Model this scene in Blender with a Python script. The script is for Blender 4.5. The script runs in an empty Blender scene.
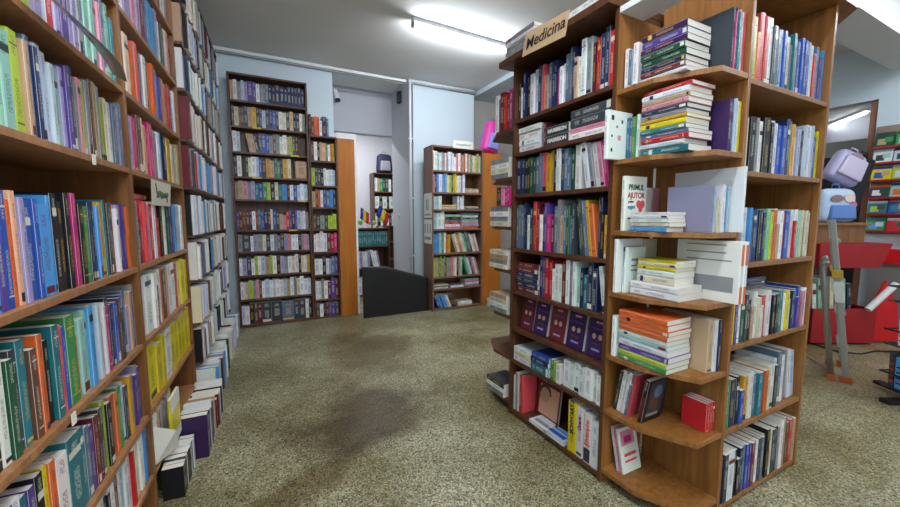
import bpy, bmesh, math, random
from mathutils import Matrix, Vector

# ---------------------------------------------------------------- camera, world, light, exposure
SC = bpy.context.scene
COL = SC.collection
CAM_H = 1.25
cd = bpy.data.cameras.new('camera')
cam = bpy.data.objects.new('camera', cd)
COL.objects.link(cam)
cd.sensor_width = 36.0
cd.lens = 375.0 / 900.0 * 36.0
cd.clip_start = 0.02
cam.location = (0, 0, CAM_H)
cam.rotation_euler = (math.radians(90 - 5.56), 0, math.radians(-27.36))
SC.camera = cam

world = bpy.data.worlds.new('world')
SC.world = world
world.use_nodes = True
world.node_tree.nodes['Background'].inputs[0].default_value = (0.86, 0.93, 1.0, 1)
world.node_tree.nodes['Background'].inputs[1].default_value = 0.65

SC.view_settings.view_transform = 'Standard'
SC.view_settings.look = 'None'
SC.view_settings.exposure = 0.62
SC.view_settings.gamma = 1.0
SC.view_settings.use_curve_mapping = False

LAMP_POWER = 13.0
# ceiling lamps: (x, y, angle of the tube, seen); unseen ones are added fill light
LAMPS = [(1.99, 3.47, 3.0, True), (0.3, 0.5, 0, False), (0.3, -1.3, 0, False), (4.3, 0.2, 90, False)]

RND = random.Random(11)


def lin(h):
    if isinstance(h, str):
        h = h.lstrip('#')
        c = [int(h[i:i + 2], 16) / 255 for i in (0, 2, 4)]
    else:
        c = list(h)
    return tuple(x / 12.92 if x <= 0.04045 else ((x + 0.055) / 1.055) ** 2.4 for x in c)


# ---------------------------------------------------------------- materials
def new_mat(name):
    m = bpy.data.materials.new(name)
    m.use_nodes = True
    nt = m.node_tree
    return m, nt, nt.nodes['Principled BSDF']


def N(nt, t, **kw):
    n = nt.nodes.new(t)
    for k, v in kw.items():
        setattr(n, k, v)
    return n


def plain(name, col, rough=0.5, metal=0.0, var=0.06, scale=30.0):
    m, nt, b = new_mat(name)
    c = lin(col)
    tc = N(nt, 'ShaderNodeTexCoord')
    nz = N(nt, 'ShaderNodeTexNoise')
    nz.inputs['Scale'].default_value = scale
    nz.inputs['Detail'].default_value = 4
    nt.links.new(tc.outputs['Object'], nz.inputs['Vector'])
    mix = N(nt, 'ShaderNodeMix', data_type='RGBA')
    mix.inputs[6].default_value = (*[x * (1 - var) for x in c], 1)
    mix.inputs[7].default_value = (*[min(1, x * (1 + var)) for x in c], 1)
    nt.links.new(nz.outputs['Fac'], mix.inputs[0])
    nt.links.new(mix.outputs[2], b.inputs['Base Color'])
    b.inputs['Roughness'].default_value = rough
    b.inputs['Metallic'].default_value = metal
    return m


def wood(name, c1, c2, rough=0.42, stretch=(30, 30, 1.6)):
    m, nt, b = new_mat(name)
    tc = N(nt, 'ShaderNodeTexCoord')
    mp = N(nt, 'ShaderNodeMapping')
    mp.inputs['Scale'].default_value = stretch
    nz = N(nt, 'ShaderNodeTexNoise')
    nz.inputs['Scale'].default_value = 1.6
    nz.inputs['Detail'].default_value = 6
    nz.inputs['Distortion'].default_value = 0.6
    r = N(nt, 'ShaderNodeValToRGB')
    r.color_ramp.elements[0].position = 0.3
    r.color_ramp.elements[0].color = (*lin(c1), 1)
    r.color_ramp.elements[1].position = 0.72
    r.color_ramp.elements[1].color = (*lin(c2), 1)
    nt.links.new(tc.outputs['Object'], mp.inputs['Vector'])
    nt.links.new(mp.outputs['Vector'], nz.inputs['Vector'])
    nt.links.new(nz.outputs['Fac'], r.inputs['Fac'])
    nt.links.new(r.outputs['Color'], b.inputs['Base Color'])
    b.inputs['Roughness'].default_value = rough
    return m


def book_cover_mat():
    m, nt, b = new_mat('book_cover')
    col = N(nt, 'ShaderNodeAttribute', attribute_name='Col')
    ink = N(nt, 'ShaderNodeAttribute', attribute_name='Ink')
    uv = N(nt, 'ShaderNodeUVMap', uv_map='UVMap')
    sep = N(nt, 'ShaderNodeSeparateXYZ')
    nt.links.new(uv.outputs['UV'], sep.inputs[0])

    def mth(op, a, bb=None, c=None):
        n = N(nt, 'ShaderNodeMath', operation=op)
        for i, x in enumerate((a, bb, c)):
            if x is None:
                continue
            if hasattr(x, 'links'):
                nt.links.new(x, n.inputs[i])
            else:
                n.inputs[i].default_value = x
        return n.outputs[0]

    u, v = sep.outputs[0], sep.outputs[1]
    seed = ink.outputs['Alpha']
    # letters: noise blocks along the spine, only in a middle band and in two stretches of the height
    cmb = N(nt, 'ShaderNodeCombineXYZ')
    nt.links.new(mth('ADD', mth('MULTIPLY', u, 6.0), mth('MULTIPLY', seed, 37.0)), cmb.inputs[0])
    nt.links.new(mth('MULTIPLY', v, 70.0), cmb.inputs[1])
    nz = N(nt, 'ShaderNodeTexNoise')
    nz.inputs['Scale'].default_value = 1.0
    nz.inputs['Detail'].default_value = 1.0
    nt.links.new(cmb.outputs[0], nz.inputs['Vector'])
    let = mth('GREATER_THAN', nz.outputs['Fac'], 0.5)
    band = mth('LESS_THAN', mth('ABSOLUTE', mth('SUBTRACT', u, 0.5)), 0.24)
    st = mth('ADD', 0.12, mth('MULTIPLY', seed, 0.2))
    s1 = mth('MULTIPLY', mth('GREATER_THAN', v, st), mth('LESS_THAN', v, mth('ADD', st, 0.38)))
    s2 = mth('MULTIPLY', mth('GREATER_THAN', v, 0.76), mth('LESS_THAN', v, mth('SUBTRACT', 0.97, mth('MULTIPLY', seed, 0.1))))
    mask = mth('MULTIPLY', mth('MULTIPLY', let, band), mth('MAXIMUM', s1, s2))
    mask = mth('MULTIPLY', mask, 0.6)
    mix = N(nt, 'ShaderNodeMix', data_type='RGBA')
    nt.links.new(mask, mix.inputs[0])
    nt.links.new(col.outputs['Color'], mix.inputs[6])
    nt.links.new(ink.outputs['Color'], mix.inputs[7])
    nt.links.new(mix.outputs[2], b.inputs['Base Color'])
    b.inputs['Roughness'].default_value = 0.36
    b.inputs['Specular IOR Level'].default_value = 0.3
    return m


def pages_mat():
    m, nt, b = new_mat('book_pages')
    tc = N(nt, 'ShaderNodeTexCoord')
    mp = N(nt, 'ShaderNodeMapping')
    mp.inputs['Scale'].default_value = (900, 3, 3)
    nz = N(nt, 'ShaderNodeTexNoise')
    nz.inputs['Scale'].default_value = 1
    r = N(nt, 'ShaderNodeValToRGB')
    r.color_ramp.elements[0].color = (*lin('c9c4b6'), 1)
    r.color_ramp.elements[1].color = (*lin('f1eee6'), 1)
    nt.links.new(tc.outputs['Object'], mp.inputs['Vector'])
    nt.links.new(mp.outputs['Vector'], nz.inputs['Vector'])
    nt.links.new(nz.outputs['Fac'], r.inputs['Fac'])
    nt.links.new(r.outputs['Color'], b.inputs['Base Color'])
    b.inputs['Roughness'].default_value = 0.85
    return m


def terrazzo():
    m, nt, b = new_mat('terrazzo')
    tc = N(nt, 'ShaderNodeTexCoord')
    O = tc.outputs['Object']
    L = nt.links.new

    def mixc(f, a, c, blend='MIX'):
        n = N(nt, 'ShaderNodeMix', data_type='RGBA', blend_type=blend)
        for i, x in ((0, f), (6, a), (7, c)):
            if hasattr(x, 'links'):
                L(x, n.inputs[i])
            else:
                n.inputs[i].default_value = x if i == 0 else (*lin(x), 1)
        return n.outputs[2]

    def mth(op, a, c):
        n = N(nt, 'ShaderNodeMath', operation=op)
        for i, x in enumerate((a, c)):
            if hasattr(x, 'links'):
                L(x, n.inputs[i])
            else:
                n.inputs[i].default_value = x
        return n.outputs[0]

    v1 = N(nt, 'ShaderNodeTexVoronoi')
    v1.inputs['Scale'].default_value = 165
    v1.inputs['Randomness'].default_value = 1
    L(O, v1.inputs['Vector'])
    ramp = N(nt, 'ShaderNodeValToRGB')
    cr = ramp.color_ramp
    cr.interpolation = 'CONSTANT'
    cols = [(0, '4a4738'), (0.12, '918c6e'), (0.3, 'a9a384'), (0.5, '989270'), (0.66, 'c2bd9f'), (0.8, '757058'), (0.92, 'd3cfba')]
    cr.elements[0].position = 0
    cr.elements[0].color = (*lin(cols[0][1]), 1)
    cr.elements[1].position = cols[1][0]
    cr.elements[1].color = (*lin(cols[1][1]), 1)
    for p, c in cols[2:]:
        e = cr.elements.new(p)
        e.color = (*lin(c), 1)
    sx = N(nt, 'ShaderNodeSeparateColor')
    L(v1.outputs['Color'], sx.inputs[0])
    L(sx.outputs[0], ramp.inputs['Fac'])
    nz = N(nt, 'ShaderNodeTexNoise')
    nz.inputs['Scale'].default_value = 1.7
    nz.inputs['Detail'].default_value = 7
    nz.inputs['Roughness'].default_value = 0.62
    L(O, nz.inputs['Vector'])
    r2 = N(nt, 'ShaderNodeValToRGB')
    r2.color_ramp.elements[0].position = 0.38
    r2.color_ramp.elements[0].color = (*lin('a19468'), 1)
    r2.color_ramp.elements[1].position = 0.66
    r2.color_ramp.elements[1].color = (1, 1, 1, 1)
    L(nz.outputs['Fac'], r2.inputs['Fac'])
    mul = N(nt, 'ShaderNodeMix', data_type='RGBA', blend_type='MULTIPLY')
    mul.inputs[0].default_value = 0.8
    L(ramp.outputs['Color'], mul.inputs[6])
    L(r2.outputs['Color'], mul.inputs[7])
    base = mul.outputs[2]
    # dark blotches in the middle of the aisle, the first a painted-in shadow
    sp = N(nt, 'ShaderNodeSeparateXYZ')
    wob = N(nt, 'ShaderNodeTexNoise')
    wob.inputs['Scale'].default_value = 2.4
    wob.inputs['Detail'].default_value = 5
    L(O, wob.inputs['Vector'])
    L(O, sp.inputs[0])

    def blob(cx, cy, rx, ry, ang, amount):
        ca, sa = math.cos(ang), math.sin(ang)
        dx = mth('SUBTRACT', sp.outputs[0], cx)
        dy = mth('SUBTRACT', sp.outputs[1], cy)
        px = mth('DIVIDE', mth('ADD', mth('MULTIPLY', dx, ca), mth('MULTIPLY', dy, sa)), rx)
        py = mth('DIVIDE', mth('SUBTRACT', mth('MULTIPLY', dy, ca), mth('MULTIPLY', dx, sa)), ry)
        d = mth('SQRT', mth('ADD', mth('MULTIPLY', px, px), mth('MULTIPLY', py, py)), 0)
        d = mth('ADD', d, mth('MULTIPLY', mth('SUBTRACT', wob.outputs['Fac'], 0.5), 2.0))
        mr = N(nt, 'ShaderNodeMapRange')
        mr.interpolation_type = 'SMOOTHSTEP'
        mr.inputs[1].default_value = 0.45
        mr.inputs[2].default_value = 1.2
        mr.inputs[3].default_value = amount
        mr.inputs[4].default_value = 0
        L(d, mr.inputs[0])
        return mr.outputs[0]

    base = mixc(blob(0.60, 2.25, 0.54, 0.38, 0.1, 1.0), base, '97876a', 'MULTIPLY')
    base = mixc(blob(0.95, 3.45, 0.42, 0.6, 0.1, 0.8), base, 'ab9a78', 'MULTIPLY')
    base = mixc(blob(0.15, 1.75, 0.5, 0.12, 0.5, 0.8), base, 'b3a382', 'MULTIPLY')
    # slab joints
    br = N(nt, 'ShaderNodeTexBrick')
    br.offset = 0
    br.inputs['Scale'].default_value = 1
    br.inputs['Brick Width'].default_value = 1.3
    br.inputs['Row Height'].default_value = 1.3
    br.inputs['Mortar Size'].default_value = 0.003
    br.inputs['Mortar Smooth'].default_value = 0.3
    mp = N(nt, 'ShaderNodeMapping')
    mp.inputs['Location'].default_value = (0.55, 0.28, 0)
    mp.inputs['Rotation'].default_value = (0, 0, 0.02)
    L(O, mp.inputs['Vector'])
    L(mp.outputs['Vector'], br.inputs['Vector'])
    b.inputs['Specular IOR Level'].default_value = 0.3
    base = mixc(mth('MULTIPLY', br.outputs['Fac'], 0.5), base, '5f5a49')
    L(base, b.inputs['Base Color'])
    rr = N(nt, 'ShaderNodeMapRange')
    rr.inputs[3].default_value = 0.28
    rr.inputs[4].default_value = 0.55
    L(nz.outputs['Fac'], rr.inputs[0])
    L(rr.outputs[0], b.inputs['Roughness'])
    return m


def emit(name, col, strength):
    m, nt, b = new_mat(name)
    b.inputs['Base Color'].default_value = (*lin(col), 1)
    b.inputs['Emission Color'].default_value = (*lin(col), 1)
    b.inputs['Emission Strength'].default_value = strength
    return m


COVER = book_cover_mat()
PAGES = pages_mat()
WOOD_DARK = wood('wood_dark', '3e2414', '683d20')
WOOD_MID = wood('wood_mid', '63401f', '8e5d2e')
WOOD_EDGE = wood('wood_edge', '8a5c38', 'ad7b50')
WOOD_RIGHT = wood('wood_right', '764a20', 'a06c34')
WOOD_OLD = wood('wood_old', '4b2f1f', '6d4730')
WOOD_BROWN = wood('wood_brown', '6a4a38', '8b6650')
ORANGE = wood('orange_laminate', 'a85e14', 'bd7420', 0.35)
WALLP = plain('wall_paint', 'd0dfe8', 0.7, 0, 0.02, 6)
WALLG = plain('wall_paint_grey', 'c2c2ca', 0.75, 0, 0.03, 5)
WALLSHADE = plain('wall_paint_shaded', 'b0aca6', 0.75, 0, 0.03, 5)  # wall paint with the deeper wall's shade put into the colour
CEIL = plain('ceiling_paint', 'e6e6e3', 0.85, 0, 0.04, 3)
BEAMP = plain('beam_paint', 'd6d8d8', 0.8, 0, 0.03, 4)
WHITE = plain('white_enamel', 'e4e6e6', 0.4, 0, 0.02)
GREYP = plain('grey_plastic', '8f9090', 0.5)
BLACK = plain('black_laminate', '0d0c0f', 0.45, 0, 0.1)
ALU = plain('brushed_aluminium', 'b4b6b8', 0.35, 0.85, 0.05, 80)
RUBBER = plain('orange_rubber', 'b4532a', 0.6)
RED = plain('red_laminate', 'a01419', 0.4)
REDB = plain('bright_red_panel', 'd0121c', 0.4)
DARKM = plain('dark_metal', '26272a', 0.4, 0.5)
CARD = plain('cardboard', 'c2a27c', 0.85, 0, 0.05, 60)
PAPER = plain('paper', 'e6e4da', 0.8, 0, 0.02)
INKM = plain('marker_ink', '131315', 0.6)
CABLE = plain('black_cable', '141414', 0.5)
TUBE = emit('lamp_tube', 'eef6ff', 95.0)


# ---------------------------------------------------------------- mesh helpers
class MB:
    def __init__(self):
        self.v, self.f, self.m = [], [], []

    def box(self, x0, y0, z0, x1, y1, z1, M=None, mi=0):
        p = [(x0, y0, z0), (x1, y0, z0), (x1, y1, z0), (x0, y1, z0), (x0, y0, z1), (x1, y0, z1), (x1, y1, z1), (x0, y1, z1)]
        return self.add(p, [(0, 3, 2, 1), (4, 5, 6, 7), (0, 1, 5, 4), (1, 2, 6, 5), (2, 3, 7, 6), (3, 0, 4, 7)], M, mi)

    def add(self, pts, faces, M=None, mi=0):
        o = len(self.v)
        for p in pts:
            self.v.append(tuple(M @ Vector(p)) if M is not None else tuple(p))
        for f in faces:
            self.f.append(tuple(i + o for i in f))
            self.m.append(mi)
        return self

    def prism(self, poly, z0, z1, M=None, mi=0):
        n = len(poly)
        p = [(x, y, z0) for x, y in poly] + [(x, y, z1) for x, y in poly]
        f = [tuple(range(n - 1, -1, -1)), tuple(range(n, 2 * n))]
        f += [(i, (i + 1) % n, n + (i + 1) % n, n + i) for i in range(n)]
        return self.add(p, f, M, mi)

    def tube(self, pts, r, seg=10, M=None, mi=0):
        pts = [Vector(p) for p in pts]
        rings = []
        for i, p in enumerate(pts):
            d = (pts[min(i + 1, len(pts) - 1)] - pts[max(i - 1, 0)]).normalized()
            a = Vector((0, 0, 1)) if abs(d.z) < 0.9 else Vector((1, 0, 0))
            s = d.cross(a).normalized()
            t = d.cross(s)
            rings.append([p + (s * math.cos(k * 2 * math.pi / seg) + t * math.sin(k * 2 * math.pi / seg)) * r for k in range(seg)])
        P = [q for rg in rings for q in rg]
        F = []
        for i in range(len(pts) - 1):
            for k in range(seg):
                k2 = (k + 1) % seg
                F.append((i * seg + k, i * seg + k2, (i + 1) * seg + k2, (i + 1) * seg + k))
        F.append(tuple(range(seg - 1, -1, -1)))
        F.append(tuple((len(pts) - 1) * seg + k for k in range(seg)))
        return self.add(P, F, M, mi)

    def build(self, name, mat, parent=None, bevel=0.0, smooth=False):
        me = bpy.data.meshes.new(name)
        me.from_pydata(self.v, [], self.f)
        for mm in (mat if isinstance(mat, (list, tuple)) else [mat]):
            me.materials.append(mm)
        for p, i in zip(me.polygons, self.m):
            p.material_index = i
            p.use_smooth = smooth
        bm = bmesh.new()
        bm.from_mesh(me)
        bmesh.ops.recalc_face_normals(bm, faces=bm.faces)
        bm.to_mesh(me)
        bm.free()
        o = bpy.data.objects.new(name, me)
        COL.objects.link(o)
        if parent is not None:
            o.parent = parent
        if bevel:
            b = o.modifiers.new('bevel', 'BEVEL')
            b.width = bevel
            b.segments = 2
            b.limit_method = 'ANGLE'
        return o


def tag(o, label=None, cat=None, group=None, kind=None):
    for k, v in (('label', label), ('category', cat), ('group', group), ('kind', kind)):
        if v:
            o[k] = v
    return o


def empty(name, M, label, cat, group=None):
    o = bpy.data.objects.new(name, None)
    o.empty_display_size = 0.1
    COL.objects.link(o)
    o.matrix_world = M if isinstance(M, Matrix) else Matrix.Translation(M)
    return tag(o, label, cat, group)


def struct(name, mb, mat, bevel=0.0):
    return tag(mb.build(name, mat, None, bevel), kind='structure')


def frame(ox, oy, ux, uy, oz=0.0):
    n = math.hypot(ux, uy)
    ux, uy = ux / n, uy / n
    return Matrix(((ux, -uy, 0, ox), (uy, ux, 0, oy), (0, 0, 1, oz), (0, 0, 0, 1)))


def text_mesh(name, body, size, M, mat, parent=None, shear=0.0, offset=0.0, extrude=0.0006, align='CENTER', spacing=1.0):
    cu = bpy.data.curves.new(name, 'FONT')
    cu.body = body
    cu.size = size
    cu.shear = shear
    cu.offset = offset
    cu.extrude = extrude
    cu.align_x = align
    cu.align_y = 'CENTER'
    cu.space_character = spacing
    t = bpy.data.objects.new(name, cu)
    COL.objects.link(t)
    dg = bpy.context.evaluated_depsgraph_get()
    me = bpy.data.meshes.new_from_object(t.evaluated_get(dg))
    bpy.data.objects.remove(t)
    me.transform(M)
    me.materials.clear()
    me.materials.append(mat)
    o = bpy.data.objects.new(name, me)
    COL.objects.link(o)
    if parent is not None:
        o.parent = parent
    return o


# ---------------------------------------------------------------- the setting
CZ = 3.1
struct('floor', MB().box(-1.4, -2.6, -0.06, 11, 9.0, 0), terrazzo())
struct('ceiling', MB().box(-1.4, -2.6, CZ, 11, 9.0, CZ + 0.1), CEIL)
LF = frame(-0.42, 1.886, 0.04, 1.0)          # left run: s along the wall away from the camera, d into the wall
struct('wall_left', MB().box(-4.6, 0.31, 0, 3.3, 0.45, CZ, LF), WALLP)
struct('wall_back', MB().box(-1.0, 4.955, 0, 0.925, 5.75, CZ), WALLP)
struct('wall_pillar', MB().box(1.915, 4.90, 0, 2.93, 5.62, CZ), WALLP)
struct('wall_header', MB().box(0.925, 5.6, 2.47, 1.975, 5.75, CZ), WALLG)
struct('wall_recess', MB().box(1.905, 4.905, 0, 1.914, 5.6, CZ - 0.001), WALLG)  # pillar's side face in darker paint, its shade put into the colour
struct('wall_passage', MB().box(2.93, 5.12, 0, 6.1, 5.3, CZ), WALLSHADE)
struct('wall_storeroom', MB().box(-0.5, 7.6, 0, 4.5, 7.75, CZ), WALLG)
struct('wall_right', MB().box(5.95, -2.6, 0, 6.1, 1.57, CZ), WALLP)
struct('wall_lintel', MB().box(5.95, 1.57, 2.5, 6.1, 5.12, CZ), WALLP)
struct('wall_annex', MB().box(10.2, -2.6, 0, 10.35, 9, CZ), WALLG)
struct('trim_1', MB().box(2.4, 1.19, 2.76, 5.95, 1.49, CZ - 0.001), BEAMP)
struct('trim_2', MB().box(3.0, 3.0, 3.04, 4.4, 5.12, CZ - 0.001), WALLP)  # added ceiling panel standing in for a lamplit patch of ceiling
struct('baseboard_right', MB().box(5.915, -0.4, 0, 5.95, 1.52, 0.07), WHITE)

# ---------------------------------------------------------------- lamps
for i, (x, y, a, seen) in enumerate(LAMPS):
    ca, sa = math.cos(math.radians(a)), math.sin(math.radians(a))
    M = frame(x, y, ca, sa, CZ)
    if seen or True:
        lab = ['lit fluorescent tube lamp on the ceiling between the left wall and the medicine bookcase',
               'added unseen fill lamp on the ceiling above the first left bookcase aisle',
               'added unseen fill lamp on the ceiling at the shop front',
                              'added unseen fill lamp on the ceiling over the magazine stand'][i]
        r = empty('fluorescent_lamp', M, lab, 'ceiling lamp')
        MB().box(-0.61, -0.028, -0.04, 0.61, 0.028, -0.0005).build('lamp_housing', WHITE, r, 0.004)
        MB().tube([(-0.58, 0, -0.062), (0.58, 0, -0.062)], 0.015, 12).build('lamp_tube', TUBE, r, smooth=True)
        for s in (-1, 1):
            MB().box(s * 0.6 - 0.014, -0.02, -0.085, s * 0.6 + 0.014, 0.02, -0.04).build('end_cap', GREYP, r, 0.003)
    ld = bpy.data.lights.new('lamp_and_fill_light', 'AREA')
    ld.shape = 'RECTANGLE'
    ld.size, ld.size_y = 1.15, 0.06
    ld.energy = LAMP_POWER * (0.55 if seen else 0.9)
    ld.color = (0.93, 0.97, 1.0)
    lo = bpy.data.objects.new('lamp_and_fill_light', ld)
    COL.objects.link(lo)
    lo.parent = r
    lo.location = (0, 0, -0.09)
# the annex lamp seen through the opening
r = empty('fluorescent_lamp', frame(9.85, 3.0, 0.75, 0.66, CZ), 'small lit tube lamp on the ceiling of the far side room beyond the ladder', 'ceiling lamp')
MB().box(-0.61, -0.04, -0.04, 0.61, 0.04, -0.0005).build('lamp_housing', WHITE, r)
MB().tube([(-0.58, 0, -0.065), (0.58, 0, -0.065)], 0.02, 12).build('lamp_tube', emit('small_lamp_tube', 'eef6ff', 9.0), r, smooth=True)
for xy, pw in (((7.4, 4.0), 8), ((1.5, 6.6), 30)):  # added unseen fill lights for annex and storeroom, no fixtures
    ld = bpy.data.lights.new('lamp_and_fill_light', 'AREA')
    ld.shape = 'RECTANGLE'
    ld.size, ld.size_y = 1.15, 0.06
    ld.energy = pw
    lo = bpy.data.objects.new('lamp_and_fill_light', ld)
    COL.objects.link(lo)
    lo.location = (xy[0], xy[1], CZ - 0.09)

# ---------------------------------------------------------------- books
PAL = {
    'w': ('white', 'e3e4e3'), 'i': ('cream', 'd9cfb4'), 'g': ('grey', '8e9093'), 'l': ('pale blue', 'b8c9da'), 'k': ('black', '1b1b1e'),
    'n': ('navy', '1f2c50'), 'b': ('blue', '2b4fa3'), 's': ('sky blue', '4a94cf'), 'c': ('mint green', '93c7b4'), 't': ('teal', '23717c'),
    'e': ('dark green', '1f4f38'), 'f': ('green', '3d8a4e'), 'G': ('lime green', 'a9bd3a'), 'y': ('yellow', 'd6c21c'), 'Y': ('mustard', 'c99a2a'),
    'o': ('orange', 'd2642b'), 'r': ('red', 'b8242a'), 'm': ('maroon', '64202a'), 'p': ('pink', 'd48a9c'), 'M': ('magenta', 'c02a78'),
    'v': ('violet', '55408c'), 'u': ('lavender', '9d96bd'), 'd': ('charcoal', '3b3f46'), 'a': ('brown', '5f4030'), 'x': ('tan', 'b99b7c'),
    'h': ('peach', 'd9a58a'), 'z': ('slate blue', '5a7188'), 'L': ('grey lavender', '84849a'), 'P': ('deep purple', '38204f'), 'C': ('coral', 'd8545c'),
}
BOOKS = []
ORD = ['first', 'second', 'third', 'fourth', 'fifth', 'sixth', 'seventh', 'eighth', 'ninth', 'tenth', 'eleventh', 'twelfth', 'thirteenth', 'fourteenth', 'fifteenth',
       'sixteenth', 'seventeenth', 'eighteenth', 'nineteenth', 'twentieth']


def ordinal(n):
    if n < 20:
        return ORD[n]
    t = {2: 'twenty', 3: 'thirty', 4: 'forty', 5: 'fifty'}
    k = n + 1
    if k % 10 == 0:
        return {30: 'thirtieth', 40: 'fortieth', 50: 'fiftieth'}.get(k, '%dth' % k)
    return t[k // 10] + '-' + ORD[k % 10 - 1]


def book(F, s, d, z, t, dep, h, c, where, mode='up', lean=0.0, yaw=0.0, ink=None, decor=(), side=1, n=0, tilt=0.0, keep=None, hard=False, text=None, label=None):
    """One book. F: shelf frame; modes: up (spine out), lie (flat, spine out), face (front cover out), flat (lying, cover up)."""
    z += 0.0009
    if mode == 'up':
        L = Matrix.Translation((s, d, z)) @ Matrix.Rotation(yaw, 4, 'Z') @ Matrix.Rotation(lean, 4, 'Y')
        if lean > 0:
            L = Matrix.Translation((0, 0, t * math.sin(lean))) @ L
    elif mode == 'lie':
        L = Matrix.Translation((s, d, z)) @ Matrix.Rotation(yaw, 4, 'Z') @ Matrix(((0, 0, -1, h), (0, 1, 0, 0), (1, 0, 0, 0), (0, 0, 0, 1)))
    elif mode == 'face':
        z += t * math.sin(tilt) + 0.0005
        L = Matrix.Translation((s, d, z)) @ Matrix.Rotation(yaw, 4, 'Z') @ Matrix.Rotation(-tilt, 4, 'X') @ Matrix(((0, 1, 0, 0), (-1, 0, 0, t), (0, 0, 1, 0), (0, 0, 0, 1)))
    else:
        L = Matrix.Translation((s, d, z)) @ Matrix.Rotation(yaw, 4, 'Z') @ Matrix(((0, 1, 0, 0), (0, 0, 1, 0), (1, 0, 0, 0), (0, 0, 0, 1)))
    name, hexc = PAL[c]
    base = lin(hexc)
    j = RND.uniform(0.85, 1.12)
    rgb = tuple(min(0.9, max(0.004, x * j * RND.uniform(0.93, 1.07))) for x in base)
    if ink is None:
        lum = sum(base) / 3
        ink = lin('d9d6c8') if lum < 0.25 else lin(RND.choice(['22242c', '2b2f55', '6b1d22', '1f2a2a']))
        if lum < 0.25 and RND.random() < 0.25:
            ink = lin('d8b04a')
    else:
        ink = lin(PAL[ink][1])
    BOOKS.append(dict(M=F @ L, t=t, d=dep, h=h, rgb=rgb, ink=ink, c=name, where=where, mode=mode, n=n, seed=RND.random(), decor=list(decor), side=side, keep=keep,
                      hard=hard, text=text, label=label, band=RND.random(), band2=RND.random()))
    return BOOKS[-1]


def parse(spec):
    out = []
    for tk in spec.split():
        ch, rest = tk[0], tk[1:]
        it = dict(c=ch, w=1.0, hs=None, lean=0, gap=False)
        if ch == '_':
            it['gap'] = True
        num = ''
        for q in rest:
            if q in '0123456789.':
                num += q
            elif q == '+':
                it['hs'] = 'tall'
            elif q == '-':
                it['hs'] = 'short'
            elif q == '/':
                it['lean'] = 1
            elif q == '\\':
                it['lean'] = -1
        if num:
            it['w'] = float(num)
        out.append(it)
    return out


def row(F, s0, s1, d, z, hmax, spec, where, dep=(0.13, 0.17), ang=0.2, hv=(0.84, 0.99), keep=None, jit=0.012, base=None):
    items = parse(spec)
    for it in items:
        it['t'] = it['w'] * RND.uniform(0.75, 1.3) * (0.02 if not it['gap'] else 0.03)
        it['h'] = hmax * (RND.uniform(0.965, 1.0) if it['hs'] == 'tall' else RND.uniform(0.68, 0.76) if it['hs'] == 'short' else RND.uniform(*hv))
    extra = 0.0
    for i, it in enumerate(items):
        if it['lean']:
            last = i == len(items) - 1 or items[i + 1]['lean'] != it['lean']
            if last:
                grp = [it]
                k = i - 1
                while k >= 0 and items[k]['lean'] == it['lean']:
                    grp.append(items[k])
                    k -= 1
                extra += max(g['h'] for g in grp) * math.sin(ang)
    tot = sum(it['t'] / (math.cos(ang) if it['lean'] else 1) + 0.0006 for it in items)
    k = (s1 - s0 - extra - 0.004) / tot
    if base:
        k = min(k, base)
    s, n, i = s0 + 0.001, 0, 0
    while i < len(items):
        it = items[i]
        if not it['lean']:
            t = it['t'] * k
            if not it['gap']:
                book(F, s, d + RND.uniform(0, jit), z, t, RND.uniform(*dep), it['h'], it['c'], where, n=n, keep=keep)
                n += 1
            s += t + 0.0006 * k
            i += 1
            continue
        g = []
        sg = it['lean']
        while i < len(items) and items[i]['lean'] == sg:
            g.append(items[i])
            i += 1
        hm = max(q['h'] for q in g)
        if sg < 0:
            s += hm * math.sin(ang)
        for q in g:
            t = q['t'] * k
            book(F, s, d + RND.uniform(0, jit), z, t, RND.uniform(*dep), q['h'], q['c'], where, n=n, lean=ang * sg, keep=keep)
            n += 1
            s += t / math.cos(ang) + 0.0006
        if sg > 0:
            s += hm * math.sin(ang)
    return s


def pile(F, s, d, z, h, dep, spec, where, t=0.02, keep=None, js=0.006, yawj=0.03):
    n = 0
    its = parse(spec)
    zz = z
    tot = len(its)
    for it in its:                      # bottom to top
        tt = t * it['w'] * RND.uniform(0.9, 1.1)
        book(F, s + RND.uniform(0, js), d + RND.uniform(0, 0.008), zz, tt, dep * RND.uniform(0.94, 1.0), h * RND.uniform(0.95, 1.0), it['c'], where, mode='lie', n=tot - 1 - n,
             yaw=RND.uniform(-yawj, yawj) * 0.4, keep=keep)
        zz += tt + 0.0006
        n += 1
    return zz


def randspec(n, letters, seed, leans=0.0):
    r = random.Random(seed)
    out = []
    for _ in range(n):
        out.append(r.choice(letters) + ('%.1f' % r.uniform(0.7, 1.4)))
    return ' '.join(out)


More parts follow.
